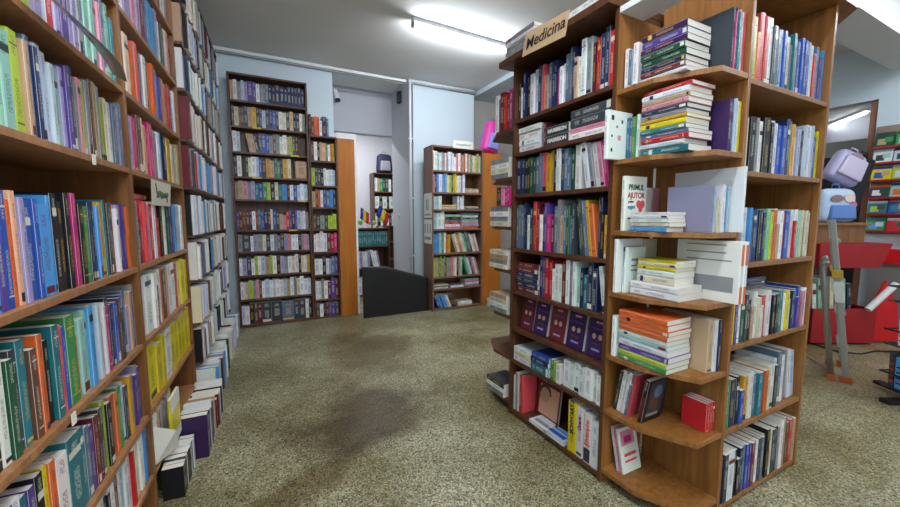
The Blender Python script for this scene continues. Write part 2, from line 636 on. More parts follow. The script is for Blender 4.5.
# ---------------------------------------------------------------- bookcases
def bookcase(name, F, s0, s1, dep, ztop, shelves, mat, label, edge=None, thick=0.02, back=True, top=True, side_t=0.02, plinth=0.0, left=True, right=True, backmat=None):
    """shelves: heights of the board tops."""
    r = empty(name, F @ Matrix.Translation((s0, 0, 0)), label, 'bookcase')
    W = s1 - s0
    sides = []
    if left:
        sides.append((0, side_t))
    if right:
        sides.append((W - side_t, W))
    for a, b in sides:
        MB().box(a, 0, 0, b, dep, ztop).build('side_panel', mat, r, 0.0012)
    for zz in shelves:
        MB().box(side_t + 0.0004, 0.002, zz - thick, W - side_t - 0.0004, dep - 0.008, zz).build('shelf', edge or mat, r, 0.0012)
    if top:
        MB().box(-0.0, -0.004, ztop + 0.0002, W, dep, ztop + thick).build('top_panel', mat, r, 0.0012)
    if back:
        MB().box(side_t + 0.0004, dep - 0.006, 0.01, W - side_t - 0.0004, dep, ztop).build('back_panel', backmat or mat, r)
    if plinth > 0:
        MB().box(side_t + 0.0004, 0.02, 0, W - side_t - 0.0004, 0.035, plinth).build('plinth', mat, r)
    return r


# --- left run, two bays and the long bookcase beyond
LZ = [0.18, 0.44, 0.74, 1.053, 1.438, 1.737, 2.05, 2.34]
bookcase('wall_bookcase', LF, -0.95, -0.0005, 0.29, 2.72, LZ, WOOD_MID, 'brown wall bookcase closest to the camera along the aisle, packed with bright paperbacks', WOOD_EDGE, side_t=0.011)
bookcase('wall_bookcase', LF, 0.0005, 0.945, 0.29, 2.72, LZ, WOOD_MID, 'second brown wall bookcase, with rows of yellow books and a small hanging card', WOOD_EDGE, side_t=0.011)
SEG = LF @ Matrix.Translation((0, -0.035, 0))
SZ = [0.31, 0.57, 0.85, 1.135, 1.44, 1.73, 2.03, 2.3, 2.56]
bookcase('wall_bookcase', SEG, 0.95, 2.70, 0.34, 2.84, SZ, WOOD_OLD, 'long tall dark bookcase beside the back corner, full of pale and grey books', side_t=0.015, thick=0.016, left=False)

A1, A2, A3 = 'first wall bookcase', 'second wall bookcase', 'long corner bookcase'


def lrow(k, bay, spec, hmax, up, **kw):
    s0, s1 = (-0.936, -0.014) if bay == 1 else (0.014, 0.931)
    nm = 'shelf %s, %s' % (up, A1 if bay == 1 else A2)
    if bay == 1:
        vs = {1: -0.9, 2: -0.88, 3: -0.84, 4: -0.84, 5: -0.7, 6: -0.4}.get(k)
        if vs:
            row(LF, s0, vs - 0.002, 0.012, LZ[k], hmax * 0.95, randspec(int((vs - s0) / 0.021), 'nwgutcpbsr', k), nm + ', near end', **kw)
            s0 = vs
    row(LF, s0, s1, 0.012, LZ[k], hmax, spec, nm, **kw)


lrow(0, 1, 'w g w b n w w r w r2 w i1.2 w i i b w g w w n k w u m w l w r w r w i i w w s b', 0.235, 'one')
lrow(1, 1, 'e n w t v k y o w2 t2.4 t z v m m d G1.3 k1.2 o1.6 o f l n Y b z v u v', 0.235, 'two')
lrow(2, 1, 'n k w e d t a o P k t C b f2+ o- c1.4 c s1.4 c l u- w M n1.2 n b1.3 a n- b z u- h v g', 0.25, 'three')
lrow(3, 1, 'b s v b o h u b1.2 b s2.4 s k1.2 k k k M k f1.3 n v n s Y1.3 t t d a r w u1.4 v v v o', 0.268, 'four')
lrow(4, 1, 'M p M u p c c1.4 G1.4 x z n l1.3 l l c1.2 u v d g p G g a x g G G1.2 i w1.2 z1.2 u z', 0.245, 'five')
lrow(5, 1, 'p c l G G u l w r1.2 u v1.3 u1.4 u g z c2 c g p z c1.3 c t', 0.272, 'six')
lrow(6, 1, 'w u p i M w z c g p u w k u p t', 0.25, 'seven')
lrow(0, 2, 'y w p w w x w l w g w i', 0.22, 'one', base=1.5)
lrow(1, 2, 'y1.3 y1.4 y1.3 y w1.3 y1.2 y1.3 y1.3 y1.2 y1.3 y', 0.262, 'two')
lrow(2, 2, 'w2 w1.6 w k- w1.3 o a x w1.6 w2 r i y1.4 y1.4 y1.4', 0.27, 'three', hv=(0.9, 0.99))
lrow(3, 2, 'x g k- r C p w r w C r- k G w e t n v s l1.6 l w1.6 w', 0.272, 'four', hv=(0.92, 0.99))
lrow(4, 2, 'z u M a i h r M p t w s k w1.4 Y1.3 i x c x', 0.25, 'five')
lrow(5, 2, 'k a i o o C a u w d o o s1.3 b v Y x r r m l w', 0.262, 'six')
lrow(6, 2, 'i w u u p u m v z s s u w d c i p m', 0.262, 'seven')
lrow(7, 2, 'w c G w c k p d w u', 0.26, 'eight')
lrow(7, 1, 'x u z w p', 0.25, 'eight', base=1.2)

# the red book laid on top of the row and the floor rows
pile(LF, 0.05, 0.03, LZ[3] + 0.274, 0.25, 0.14, 'r', 'red row, second wall bookcase', 0.02)
row(LF, 0.06, 0.33, -0.085, 0.0, 0.172, 'k1.4 k d w k1.4 k w d w u', 'the floor row before the second wall bookcase', dep=(0.08, 0.08), jit=0.004)
row(LF, 0.345, 0.63, -0.14, 0.0, 0.235, 'P1.3 w P w P w P P w x', 'the floor row before the second wall bookcase, past the dark books', dep=(0.125, 0.13), jit=0.006)
row(LF, 0.64, 0.94, -0.15, 0.0, 0.2, 'm m w d w k w w', 'the floor row before the second wall bookcase, far end', dep=(0.13, 0.15), jit=0.01)

WL = 'wwwwwwwwwggllliixuuzdkmasw'
for k, zz in enumerate([0.0] + SZ):
    sd = 100 + k
    hgt = [0.26, 0.22, 0.24, 0.245, 0.26, 0.25, 0.26, 0.235, 0.22, 0.24][k]
    spec = randspec([44, 46, 50, 52, 54, 54, 54, 52, 46, 42][k], WL, sd)
    first = {5: 'm1.6+ g d x r1.2 w s1.6 l w ', 6: 'm2+ i w w g ', 8: 'x1.5+ w1.6 k w ', 9: 'k3+ k w d m w ', 4: 'k0.8 w w w u w w ', 3: 'w1.2 w w w u ', 2: 'i w w w l ', 1: 'k1.2+ w x d2 w '}.get(k, '')
    dd = -0.085 if k == 0 else -0.02
    row(SEG, 0.958, 2.66, dd, zz, hgt, first + spec, 'shelf %s, %s' % (['floor', 'one', 'two', 'three', 'four', 'five', 'six', 'seven', 'eight', 'nine'][k], A3), jit=0.03)

# --- back wall bookcases
FB = frame(-0.205, 4.75, 1, 0)
BZ = [0.03, 0.32, 0.593, 0.862, 1.106, 1.445, 1.694, 1.961, 2.235, 2.507]
bookcase('wall_bookcase', FB, 0, 0.80, 0.2, 2.765, BZ, WOOD_DARK, 'tall dark bookcase facing the aisle on the pale back wall, ten shelves of books', WOOD_OLD)
B1 = 'tall back wall bookcase'
specs = ['l w k a1.2 m d3 d3 z3 d2 d2 w k', 'w i G g p a w l1.6 w l w w l x w g i w w l', 'w u d w G w l x G w k u g w i w k i w Y', 'g d2 w u g1.4 i d w g z a u p w w k g p u',
         'v m a m n w r t b n1.3 m i b d x- p- r b n v l1.5 w w g', 'x x p g u t b f G k i t s n w b l w l', 'k w _ d i w1.3 l b n Y x t f n Y1.5 i _ x3', 'w l _ x\\ x\\ d\\ d b1.3 b g a g w w1.3 x G d k _2',
         'k i1.4 a m n x Y1.5 k n l n n1.4 b d w i d x k n i g', 'x w g l u v1.4 v w g g z n n n n n n n n n n']
for k, sp in enumerate(specs):
    hg = [0.24, 0.225, 0.22, 0.2, 0.235, 0.205, 0.225, 0.23, 0.225, 0.225][k]
    row(FB, 0.024, 0.776, 0.015, BZ[k], hg, sp, 'shelf %s, %s' % (['one', 'two', 'three', 'four', 'five', 'six', 'seven', 'eight', 'nine', 'ten'][k], B1), dep=(0.12, 0.15), ang=0.16)
NZ = [0.02, 0.24, 0.547, 0.828, 1.105, 1.367, 1.626, 1.918]
bookcase('narrow_bookcase', FB, 0.805, 1.118, 0.2, 2.187, NZ, WOOD_DARK, 'narrow dark bookcase between the tall back bookcase and the orange door panel', WOOD_OLD, side_t=0.015)
B2 = 'narrow back bookcase'
specs = ['d w k m v v d', 'w w g w m v m', 'w1.4 w k w u z v', 'w w1.4 w w m r M', 'a d g e G G', 'x a o w b z s n', 'G1.3 d d k w1.3 w w l', 'd w k x h f w o G']
for k, sp in enumerate(specs):
    row(FB, 0.822, 1.10, 0.015, NZ[k], [0.18, 0.25, 0.22, 0.25, 0.19, 0.22, 0.21, 0.22][k], sp, 'shelf %d, %s' % (k + 1, B2), dep=(0.12, 0.15))
row(FB, 0.81, 1.04, 0.015, 2.208, 0.25, 'k m o o w- n1.4 z', 'top of narrow back bookcase', dep=(0.12, 0.15))
# orange door panels
op = empty('orange_door_panel', frame(0.92, 4.75, 1, 0), 'tall orange-brown laminate panel standing beside the narrow back bookcase', 'panel')
MB().box(0, 0, 0, 0.205, 0.02, 2.2).build('panel_board', ORANGE, op, 0.001)
MB().box(-0.0, 0.022, 0, 0.235, 0.05, 2.27).build('bright_gap_board', WHITE, op)  # white board added to stand in for the bright lit gap behind
# black counter panel with a slanting top
cp = empty('black_counter', frame(1.145, 4.52, 1, 0), 'black low counter panel with a sloping top in front of the passage', 'counter')
pts = [(0, 0, 0), (0.86, 0, 0), (0.86, 0, 0.43), (0.3, 0, 0.6), (0, 0, 0.62)]
MB().add(pts + [(x, 0.05, z) for x, y, z in pts], [(0, 1, 2, 3, 4), (9, 8, 7, 6, 5), (0, 5, 6, 1), (1, 6, 7, 2), (2, 7, 8, 3), (3, 8, 9, 4), (4, 9, 5, 0)]).build('front_panel', BLACK, cp, 0.002)
MB().tube([(0, 0.025, 0.628), (0.3, 0.025, 0.608), (0.86, 0.025, 0.437)], 0.018, 8).build('top_rail', plain('dark_grey_rail', '2a2a2e', 0.4), cp)
MB().box(0.84, 0.052, 0, 0.86, 0.35, 0.43).build('side_panel', BLACK, cp, 0.001)

# --- brown office bookcase
FO = frame(2.03, 4.42, 1, 0)
OZ = [0.03, 0.297, 0.456, 0.773, 1.093, 1.35, 1.572, 1.85]
bookcase('brown_bookcase', FO, 0, 0.765, 0.27, 2.14, OZ, WOOD_BROWN, 'brown office bookcase with a white sign on top against the white pillar wall', thick=0.022, backmat=WOOD_MID)
O1 = 'brown office bookcase'
row(FO, 0.024, 0.741, 0.02, OZ[7], 0.255, 'w w c1.3 w u x w g w1.3 l w w- p w r x r w o c f i i G x c', 'shelf eight, ' + O1)
row(FO, 0.024, 0.5, 0.02, OZ[6], 0.255, 'p d s w1.3 u s c i G d y y w w1.3 u w', 'shelf seven, ' + O1)
pile(FO, 0.52, 0.03, OZ[6], 0.2, 0.15, 'x i x', 'lying on shelf seven, ' + O1, 0.02)
row(FO, 0.024, 0.15, 0.02, OZ[5], 0.19, 'c l c w1.5', 'shelf six, ' + O1)
pile(FO, 0.16, 0.03, OZ[5], 0.2, 0.15, 'x i Y i', 'lying on shelf six, ' + O1, 0.015)
row(FO, 0.38, 0.48, 0.02, OZ[5], 0.19, 'w u w w', 'shelf six beyond the pile, ' + O1)
pile(FO, 0.5, 0.03, OZ[5], 0.21, 0.15, 'd g i', 'lying at the end of shelf six, ' + O1, 0.014)
row(FO, 0.024, 0.19, 0.02, OZ[4], 0.235, 'c1.2 l w3 w2', 'shelf five, ' + O1)
pile(FO, 0.2, 0.03, OZ[4], 0.24, 0.16, 'p w r z k c', 'lying on shelf five, ' + O1, 0.032)
pile(FO, 0.46, 0.03, OZ[4], 0.26, 0.16, 'o u p c d w z', 'lying at the end of shelf five, ' + O1, 0.03)
row(FO, 0.024, 0.741, 0.02, OZ[3], 0.28, 's1.4 s1.4 l f1.3 w o1.3 Y x\\ w\\ y\\ p\\ i\\ c\\ f\\ z\\ d\\ w\\ i\\ x\\ w\\', 'shelf four, ' + O1, ang=0.3)
row(FO, 0.024, 0.741, 0.02, OZ[2], 0.28, 'G x x f G x f a x g x p i w k x c f\\ c\\ w\\ d\\ p\\ w\\ x\\', 'shelf three, ' + O1, ang=0.3)
pile(FO, 0.03, 0.03, OZ[1], 0.22, 0.16, 'w d i', 'lying on shelf two, ' + O1, 0.016)
pile(FO, 0.28, 0.03, OZ[1], 0.2, 0.16, 'w g', 'lying at the middle of shelf two, ' + O1, 0.016)
pile(FO, 0.51, 0.03, OZ[1], 0.22, 0.16, 'u w p l', 'lying at the end of shelf two, ' + O1, 0.024)
row(FO, 0.024, 0.38, 0.02, OZ[0], 0.2, 'b\\1.3 s\\ n\\ s\\ s\\ l\\ w\\ a\\ k\\ a\\', 'shelf one, ' + O1, ang=0.38)
pile(FO, 0.4, 0.03, OZ[0], 0.23, 0.16, 'i w w', 'lying on shelf one, ' + O1, 0.018)
op = empty('orange_door_panel', frame(2.80, 4.42, 1, 0), 'orange-brown laminate panel standing between the brown office bookcase and the medicine island', 'panel')
MB().box(0, 0, 0, 0.3, 0.27, 2.12).build('panel_board', ORANGE, op, 0.001)

# --- island: medicine bookcase
FM = frame(1.393, 1.875, 0, -1)
MZ = [0.035, 0.36, 0.565, 0.80, 1.06, 1.385, 1.627, 1.82]
bookcase('medicine_bookcase', FM, 0, 0.727, 0.27, 2.125, MZ, WOOD_DARK, 'dark brown island bookcase under the handwritten cardboard sign', top=False, backmat=WOOD_DARK)
mt = bpy.data.objects['medicine_bookcase']
MB().box(-0.06, -0.065, 2.127, 0.727, 0.33, 2.16).build('top_panel', WOOD_DARK, mt, 0.002)
M1 = 'medicine bookcase'
S0, S1 = 0.024, 0.703
row(FM, S0, S1, 0.015, MZ[7], 0.262, 'k w- n1.3 n k- w1.2 l1.3 n g C x- z n- n M- w- w- z1.2 z n x- w- w+1.4 g+1.4 m r n1.4 n1.3 r1.2', 'shelf eight, ' + M1, dep=(0.16, 0.2))
pile(FM, 0.028, 0.02, MZ[6], 0.19, 0.2, 'w1.3 w1.3 w1.2 w1.2', 'bottom pile on shelf seven, ' + M1, 0.029)
row(FM, 0.222, 0.262, 0.02, MZ[6], 0.14, 'g m', 'shelf seven beside the white pile, ' + M1)
HB1 = book(FM, 0.27, 0.02, MZ[6], 0.05, 0.2, 0.165, 'd', 'on shelf seven, ' + M1, mode='lie', text=('HARRISON', 0.028), n=1)
HB2 = book(FM, 0.27, 0.02, MZ[6] + 0.0505, 0.048, 0.2, 0.165, 'd', 'on shelf seven, ' + M1, mode='lie', text=('HARRISON', 0.028), n=0)
pile(FM, 0.44, 0.02, MZ[6], 0.25, 0.2, 'w1.6 p1.2 d2 d2', 'lying at the end of shelf seven, ' + M1, 0.022)
row(FM, S0, S1, 0.015, MZ[5], 0.22, 'n1.8 n k1.2 k e d z z C1.2 Y1.3 Y1.3 k w1.2+ n z z- e w1.3+ w\\+ g\\+ w\\ p\\ M\\', 'shelf six, ' + M1, dep=(0.16, 0.2), ang=0.18)
row(FM, S0, 0.5, 0.015, MZ[4], 0.285, 'z1.2 z1.2 z1.2 n d- w- d r1.3 m C- w1.3- P v M1.3- m- z g x- z e t- d', 'shelf five, ' + M1, dep=(0.16, 0.2))
row(FM, 0.5, S1, 0.015, MZ[4], 0.28, 'e\\ d\\ z\\ Y\\ o\\1.3 n k- Y1.3-', 'shelf five past the middle, ' + M1, dep=(0.16, 0.2), ang=0.14)
pile(FM, 0.03, 0.02, MZ[3], 0.2, 0.2, 'm n n n m m', 'pile on shelf four, ' + M1, 0.03)
row(FM, 0.245, S1, 0.015, MZ[3], 0.235, 'n v r1.2 r w- w1.2 w m1.2 w1.3 z1.3 w c1.3 n t1.2- n1.3 n w\\1.2', 'shelf four, ' + M1, dep=(0.16, 0.2), ang=0.14)
# five face-out dark books leaning back
FA = [('m', 0.045), ('P', 0.165), ('m', 0.30), ('P', 0.43), ('P', 0.565)]
for i, (c, s) in enumerate(FA):
    dec = [('x', 0.02, 0.135, 0.10, 0.142, 'v'), ('o', 0.042, 0.1, 0.012, 0, 'x'), ('o', 0.078, 0.1, 0.012, 0, 'x'), ('x', 0.035, 0.06, 0.085, 0.068, 'a'), ('x', 0.035, 0.03, 0.085, 0.04, 'u'), ('x', 0.045, 0.165, 0.085, 0.175, 'p')]
    book(FM, s, 0.045, MZ[2] + 0.0, 0.022, 0.118, 0.196, c, 'shelf three, ' + M1, mode='face', tilt=0.16, decor=dec, n=i, hard=True,
         label='%s face-out book, %s along shelf three of the medicine bookcase' % ({'m': 'dark maroon', 'P': 'dark purple'}[c], ORD[i]))
pile(FM, 0.03, 0.01, MZ[1], 0.16, 0.18, 'w1.5 i w', 'first pile on shelf two, ' + M1, 0.024)
pile(FM, 0.2, 0.005, MZ[1], 0.15, 0.2, 't2.4 n1.2 b', 'second pile on shelf two, ' + M1, 0.024)
row(FM, 0.36, 0.44, 0.005, MZ[1], 0.12, 'f G w', 'shelf two after the piles, ' + M1)
row(FM, 0.445, S1, 0.01, MZ[1], 0.16, 'w1.3 w w1.2 w w1.3 w w', 'white row on shelf two, ' + M1)
row(FM, 0.03, 0.115, 0.015, MZ[0], 0.26, 'w g w r C', 'shelf one, ' + M1, dep=(0.10, 0.12))
book(FM, 0.13, 0.105, MZ[0], 0.012, 0.2, 0.25, 'h', 'shelf one, ' + M1, mode='face', tilt=0.12, label='face-out parenting magazine showing two faces, on the lowest medicine shelf',
     decor=[('x', 0.0, 0.0, 0.2, 0.25, 'm'), ('x', 0.03, 0.02, 0.19, 0.2, 'h'), ('o', 0.07, 0.14, 0.045, 0, 'h'), ('o', 0.075, 0.155, 0.05, 0, 'a'), ('o', 0.075, 0.14, 0.04, 0, 'x'), ('o', 0.145, 0.11, 0.04, 0, 'h'), ('x', 0.01, 0.22, 0.12, 0.24, 'w')])
for i, (s, c) in enumerate((('0.20', 'w'), ('0.33', 'l'))):
    book(FM, float(s), 0.004, MZ[0] + 0.001, 0.02, 0.15, 0.092, c, 'shelf one, ' + M1, mode='flat', label=['white booklet lying flat before the parenting magazine', 'pale blue booklet lying flat beside the yellow book'][i],
         decor=[('x', 0.02, 0.02, 0.13, 0.05, 'b' if i else 'g'), ('x', 0.02, 0.06, 0.12, 0.085, 's' if i else 'l')])
book(FM, 0.50, 0.012, MZ[0], 0.058, 0.18, 0.27, 'y', 'shelf one near the end, ' + M1, decor=[('s', 0, 0.4, 1, 0.415, 'k')], text=('SCHWARTZ', 0.034, 'k', 0.7),
     label='very thick yellow book with black spine lettering on the lowest medicine shelf')
book(FM, 0.56, 0.012, MZ[0], 0.04, 0.18, 0.262, 'w', 'shelf one near the end, ' + M1, n=1, decor=[('s', 0, 0.04, 1, 0.1, 'd')], text=('Grant', 0.03, 'm', 0.68), label='white book with dark red lettering beside the thick yellow one')
book(FM, 0.607, 0.012, MZ[0], 0.046, 0.17, 0.25, 'w', 'shelf one at the end, ' + M1, label='thick white book with red spine text and a dark foot on the lowest medicine shelf',
     decor=[('s', 0, 0.02, 1, 0.3, 'd'), ('s', 0, 0.36, 1, 0.4, 'C')], text=('Principles', 0.03, 'C', 0.65))
book(FM, 0.655, 0.012, MZ[0], 0.042, 0.17, 0.23, 'w', 'shelf one at the end, ' + M1, n=1)

# --- corner shelves (near end and far end)
CZS = [0.075, 0.365, 0.628, 0.918, 1.19, 1.494, 1.786]
X0, X1, Y0, Y1 = 1.393, 1.699, 0.786, 1.146


def corner(name, M, label, mat, zs, topz):
    r = empty(name, M, label, 'corner shelf')
    poly = [(0, 0), (0, -0.17), (0.10, -0.36), (0.272, -0.36), (0.272, 0)]
    for z in zs:
        MB().prism(poly, z - 0.02, z).build('shelf', mat, r, 0.0012)
    return r


near = corner('corner_shelf', Matrix.Translation((X0, Y1, 0)), 'corner unit of stacked pentagon shelves joining the two island bookcases', WOOD_RIGHT, CZS, 0)
MB().box(0.0, -0.0005, 0, 0.272, 0.0005, 2.1).build('back_panel', WOOD_RIGHT, near)
MB().prism([(0, 0), (0, -0.17), (0.10, -0.36), (0.15, -0.36), (0.15, 0)], 2.10, 2.125).build('top_shelf', WHITE, near, 0.001)
far = corner('corner_shelf', Matrix(((1, 0, 0, X0), (0, -1, 0, 1.877), (0, 0, 1, 0), (0, 0, 0, 1))), 'far corner unit of pentagon shelves at the passage end of the medicine bookcase', WOOD_DARK, CZS, 0)
MB().box(0.2725, -0.36, 0, 0.29, 0, 2.1).build('side_panel', WOOD_DARK, far)

FR = frame(1.668, 0.786, 1, 0)
K1 = 'corner shelves'
# c1: leaning booklets
for i in range(3):
    book(FM, 0.775 + i * 0.0135, 0.05, CZS[0], 0.012, 0.12, 0.2, 'wpw'[i], 'lowest of the ' + K1, lean=-0.22, side=1, n=i,
         decor=[('x', 0.01, 0.12, 0.1, 0.185, 'p'), ('x', 0.03, 0.13, 0.08, 0.16, 'M'), ('x', 0.02, 0.07, 0.1, 0.085, 'C'), ('x', 0.02, 0.045, 0.1, 0.055, 'C')] if i == 2 else ())
# c2
row(FM, 0.745, 0.866, 0.035, CZS[1], 0.205, 'd/ w/1.2 w/ w/1.2 z/- C/', 'second of the ' + K1, ang=0.16, dep=(0.13, 0.14), hv=(0.94, 1))
book(FM, 0.868, 0.04, CZS[1], 0.022, 0.13, 0.2, 'k', 'second of the ' + K1, lean=0.16, n=9, label='black book with a smoky dark cover picture leaning on the second corner shelf',
     decor=[('x', 0.02, 0.03, 0.12, 0.19, 'd'), ('o', 0.065, 0.09, 0.035, 0, 'a'), ('o', 0.075, 0.14, 0.028, 0, 'z'), ('x', 0.02, 0.025, 0.1, 0.04, 'g'), ('s', 0, 0.1, 1, 0.6, 'm')])
for i in range(3):
    book(FR, -0.064 + 0.0205 * i, 0.03, CZS[1], 0.0195, 0.1, 0.122, 'r', 'second of the ' + K1 + ', by the post', n=i, keep=True)
# c3
row(FM, 0.745, 0.772, -0.002, CZS[2], 0.215, 'w1.5', 'third of the ' + K1)
pile(FM, 0.78, 0.01, CZS[2], 0.225, 0.155, 'f1.1 G1.2 v1.1 w1.1 c1 w o o1 o1.2 o', 'big pile on the third corner shelf', 0.02, js=0.004)
row(FR, -0.1, -0.006, 0.015, CZS[2], 0.215, 'x2.6 w1.3 w n w', 'third of the ' + K1 + ', by the post', hv=(0.94, 1), dep=(0.2, 0.22))
# c4
book(FM, 0.748, 0.0, CZS[3], 0.018, 0.17, 0.235, 'w', 'fourth of the ' + K1, label='big white book standing against the panel on the fourth corner shelf', decor=[('x', 0.04, 0.18, 0.15, 0.2, 'g')])
book(FM, 0.772, 0.03, CZS[3], 0.014, 0.12, 0.2, 'w', 'fourth of the ' + K1, label='smaller white book with grey lines in front of the big white one', decor=[('x', 0.03, 0.14, 0.09, 0.15, 'g'), ('x', 0.03, 0.115, 0.1, 0.122, 'g'), ('x', 0.03, 0.095, 0.1, 0.102, 'g')], lean=0.05)
book(FM, 0.752, 0.175, CZS[3], 0.018, 0.09, 0.23, 'i', 'fourth of the ' + K1, label='cream book standing at the back of the fourth corner shelf')
zz = pile(FM, 0.80, 0.045, CZS[3], 0.21, 0.165, 'w1.6 w1.4', 'pile with yellow book on top, fourth corner shelf', 0.02, js=0.002)
zz = pile(FM, 0.82, 0.06, zz, 0.17, 0.135, 'i1.6 w1.2 y0.8 i0.8 y0.5', 'pile with yellow book on top, fourth corner shelf, upper part', 0.02, js=0.004)
for i, s in enumerate((-0.06, -0.032)):
    book(FR, s, -0.048, CZS[3] - 0.0, 0.026, 0.24, 0.238, 'w', 'fourth of the ' + K1, side=-1, n=i,
         label='tall white book with an orange spine on the fourth corner shelf, %s the post' % ('closer to' if i else 'further from'),
         decor=[('s', 0.0, 0.0, 1, 0.28, 'o'), ('s', 0.0, 0.62, 1, 0.95, 'o'), ('n', 0.05, 0.22, 0.2, 0.225, 'g'), ('n', 0.05, 0.19, 0.2, 0.195, 'g'), ('n', 0.03, 0.16, 0.2, 0.165, 'g'), ('n', 0.02, 0.04, 0.22, 0.1, 'g')])
# c5
book(FR, -0.27, 0.30, CZS[4], 0.02, 0.13, 0.232, 'w', 'fifth of the ' + K1, mode='face', yaw=-0.05, label='white first-aid book facing out with green and red title on the fifth corner shelf',
     text=('PRIMUL', 'AJUTOR', 'sugari'), decor=[('o', 0.084, 0.114, 0.015, 0, 'C'), ('o', 0.107, 0.114, 0.015, 0, 'C'), ('o', 0.0955, 0.094, 0.013, 0, 'C'), ('x', 0.02, 0.05, 0.12, 0.056, 'd')])
book(FR, -0.138, 0.325, CZS[4], 0.016, 0.08, 0.19, 'w', 'fifth of the ' + K1, mode='face', label='plain white book behind the first-aid book on the fifth corner shelf')
book(FR, -0.053, 0.325, CZS[4], 0.016, 0.05, 0.19, 'p', 'fifth of the ' + K1, mode='face', label='pale pink book standing at the back of the fifth corner shelf')
zz = pile(FM, 0.815, 0.005, CZS[4], 0.165, 0.115, 's1.3 i w0.8 w0.8 w0.6', 'blue based pile on the fifth corner shelf', 0.017, js=0.006)
row(FR, -0.148, -0.018, 0.015, CZS[4], 0.185, 'L1.6+ l1.6 _0.4 i- _0.4 w w _0.4 s1.4 l', 'fifth of the ' + K1 + ', by the post', hv=(0.94, 1), dep=(0.15, 0.18))
book(FR, -0.014, -0.022, CZS[4], 0.012, 0.27, 0.25, 'w', 'fifth of the ' + K1, side=-1, label='largest white book standing against the post on the fifth corner shelf')
# c6
book(FM, 0.731, -0.07, CZS[5], 0.02, 0.15, 0.2, 'w', 'sixth of the ' + K1, side=1, label='white book with small coloured marks jutting out on the sixth corner shelf',
     decor=[('x', 0.02, 0.16, 0.035, 0.18, 'k'), ('x', 0.05, 0.13, 0.06, 0.14, 'M'), ('x', 0.02, 0.09, 0.03, 0.1, 'd'), ('x', 0.06, 0.08, 0.08, 0.1, 'p'), ('x', 0.02, 0.03, 0.03, 0.045, 'k'), ('x', 0.08, 0.15, 0.09, 0.165, 'd')])
row(FM, 0.753, 0.82, 0.03, CZS[5], 0.19, 't v f w', 'sixth of the ' + K1)
pile(FM, 0.83, 0.02, CZS[5], 0.19, 0.155, 't1.3 l r z0.8 t y1.1 Y0.8 g n p x w1.2 r0.8', 'tall mixed pile on the sixth corner shelf', 0.0185, js=0.012)
row(FR, -0.085, -0.004, 0.01, CZS[5], 0.2, 'P1.4 P P l b w y1.2', 'sixth of the ' + K1 + ', by the post', hv=(0.95, 1), dep=(0.15, 0.17))
# c7
row(FM, 0.735, 0.80, 0.03, CZS[6], 0.185, 'w z w1.2', 'top of the ' + K1)
pile(FM, 0.82, 0.02, CZS[6], 0.185, 0.155, 'w0.8 m n1 e1.2 e1.2 P1.1 v1.3 P1.3', 'purple and green pile on the top corner shelf', 0.02, js=0.004)
row(FR, -0.09, -0.004, 0.01, CZS[6], 0.225, 'd1.8 M P1.6 t1.4 p p w C', 'top of the ' + K1 + ', by the post', hv=(0.92, 1), dep=(0.13, 0.15))
# far corner unit
FF = frame(X0, 2.235, 0, -1)
row(FF, 0.12, 0.33, 0.03, CZS[6], 0.25, 'w g m1.5 r a M d', 'top of the far corner unit')
for k, sp in ((5, 'g i w g'), (4, 'i g w g'), (3, 'i g x i'), (2, 'g w i x'), (0, 'g w d')):
    pile(FF, 0.12, -0.0 if k > 1 else -0.02, CZS[k], 0.2, 0.16, sp, 'pile on shelf %d of the far corner unit' % (k + 1), 0.03)
row(FF, 0.33, 0.355, 0.02, CZS[5], 0.2, 'Y', 'shelf six of the far corner unit')
row(FF, 0.2, 0.35, -0.01, CZS[4] + 0.13, 0.0001 + 0.12, 'e m p M M', 'shelf five of the far corner unit', dep=(0.1, 0.12))
row(FF, 0.33, 0.352, 0.02, CZS[3], 0.24, 'p M', 'shelf four of the far corner unit')

# --- right island bookcase
RZ = [0.03, 0.36, 0.726, 1.063, 1.43, 1.775]
rb = bookcase('island_bookcase', FR, 0, 0.717, 0.35, 2.2, RZ, WOOD_RIGHT, 'lighter brown island bookcase facing the shop front, six open shelves', top=False)
MB().prism([(-0.02, 0.36), (-0.02, -0.0), (0.717, -0.03), (0.83, -0.03), (1.01, 0.12), (1.01, 0.36)], 2.202, 2.235).build('top_panel', WOOD_RIGHT, rb, 0.002)
R1 = 'island bookcase'
T0, T1 = 0.024, 0.692
row(FR, T0, T1, 0.015, RZ[5], 0.27, 'e f y o- C1.4+ r+ w1.4+ d1.2 z1.2 l b1.2 z- i1.2 g- t i b1.2 b b b1.2 l w r- u- z v- s', 'top shelf, ' + R1, hv=(0.82, 0.92))
row(FR, T0, T1, 0.015, RZ[4], 0.25, 'w1.4 w k1.3 g b1.3- w k1.6 k l w b1.5 b n z Y1.3 w- u l k l w1.3 l b- y1.2', 'shelf five, ' + R1, hv=(0.82, 0.96))
row(FR, T0, T1, 0.015, RZ[3], 0.225, 'b1.2 b1.2 l w1.3 s b n1.2 b k n f c G o w x- w r b1.3 s1.2 w r- w1.3 c i f- i1.3 w', 'shelf four, ' + R1, hv=(0.9, 1))
row(FR, T0, T1, 0.005, RZ[2], 0.205, 'y v w1.2 e1.6 d k x- w1.3 i w- r w l k k1.2 e t z w y1.3 w- n b v- b p w', 'shelf three, ' + R1, hv=(0.84, 1))
pile(FR, 0.14, 0.05, RZ[2] + 0.207, 0.25, 0.18, 'd n n', 'lying on the row of shelf three, ' + R1, 0.016)
row(FR, T0, 0.48, 0.005, RZ[1], 0.215, 'f1.4 n1.2 k b- Y1.2 i w z1.3 t1.2 s o1.3 i w1.3 d', 'shelf two, ' + R1, hv=(0.9, 1))
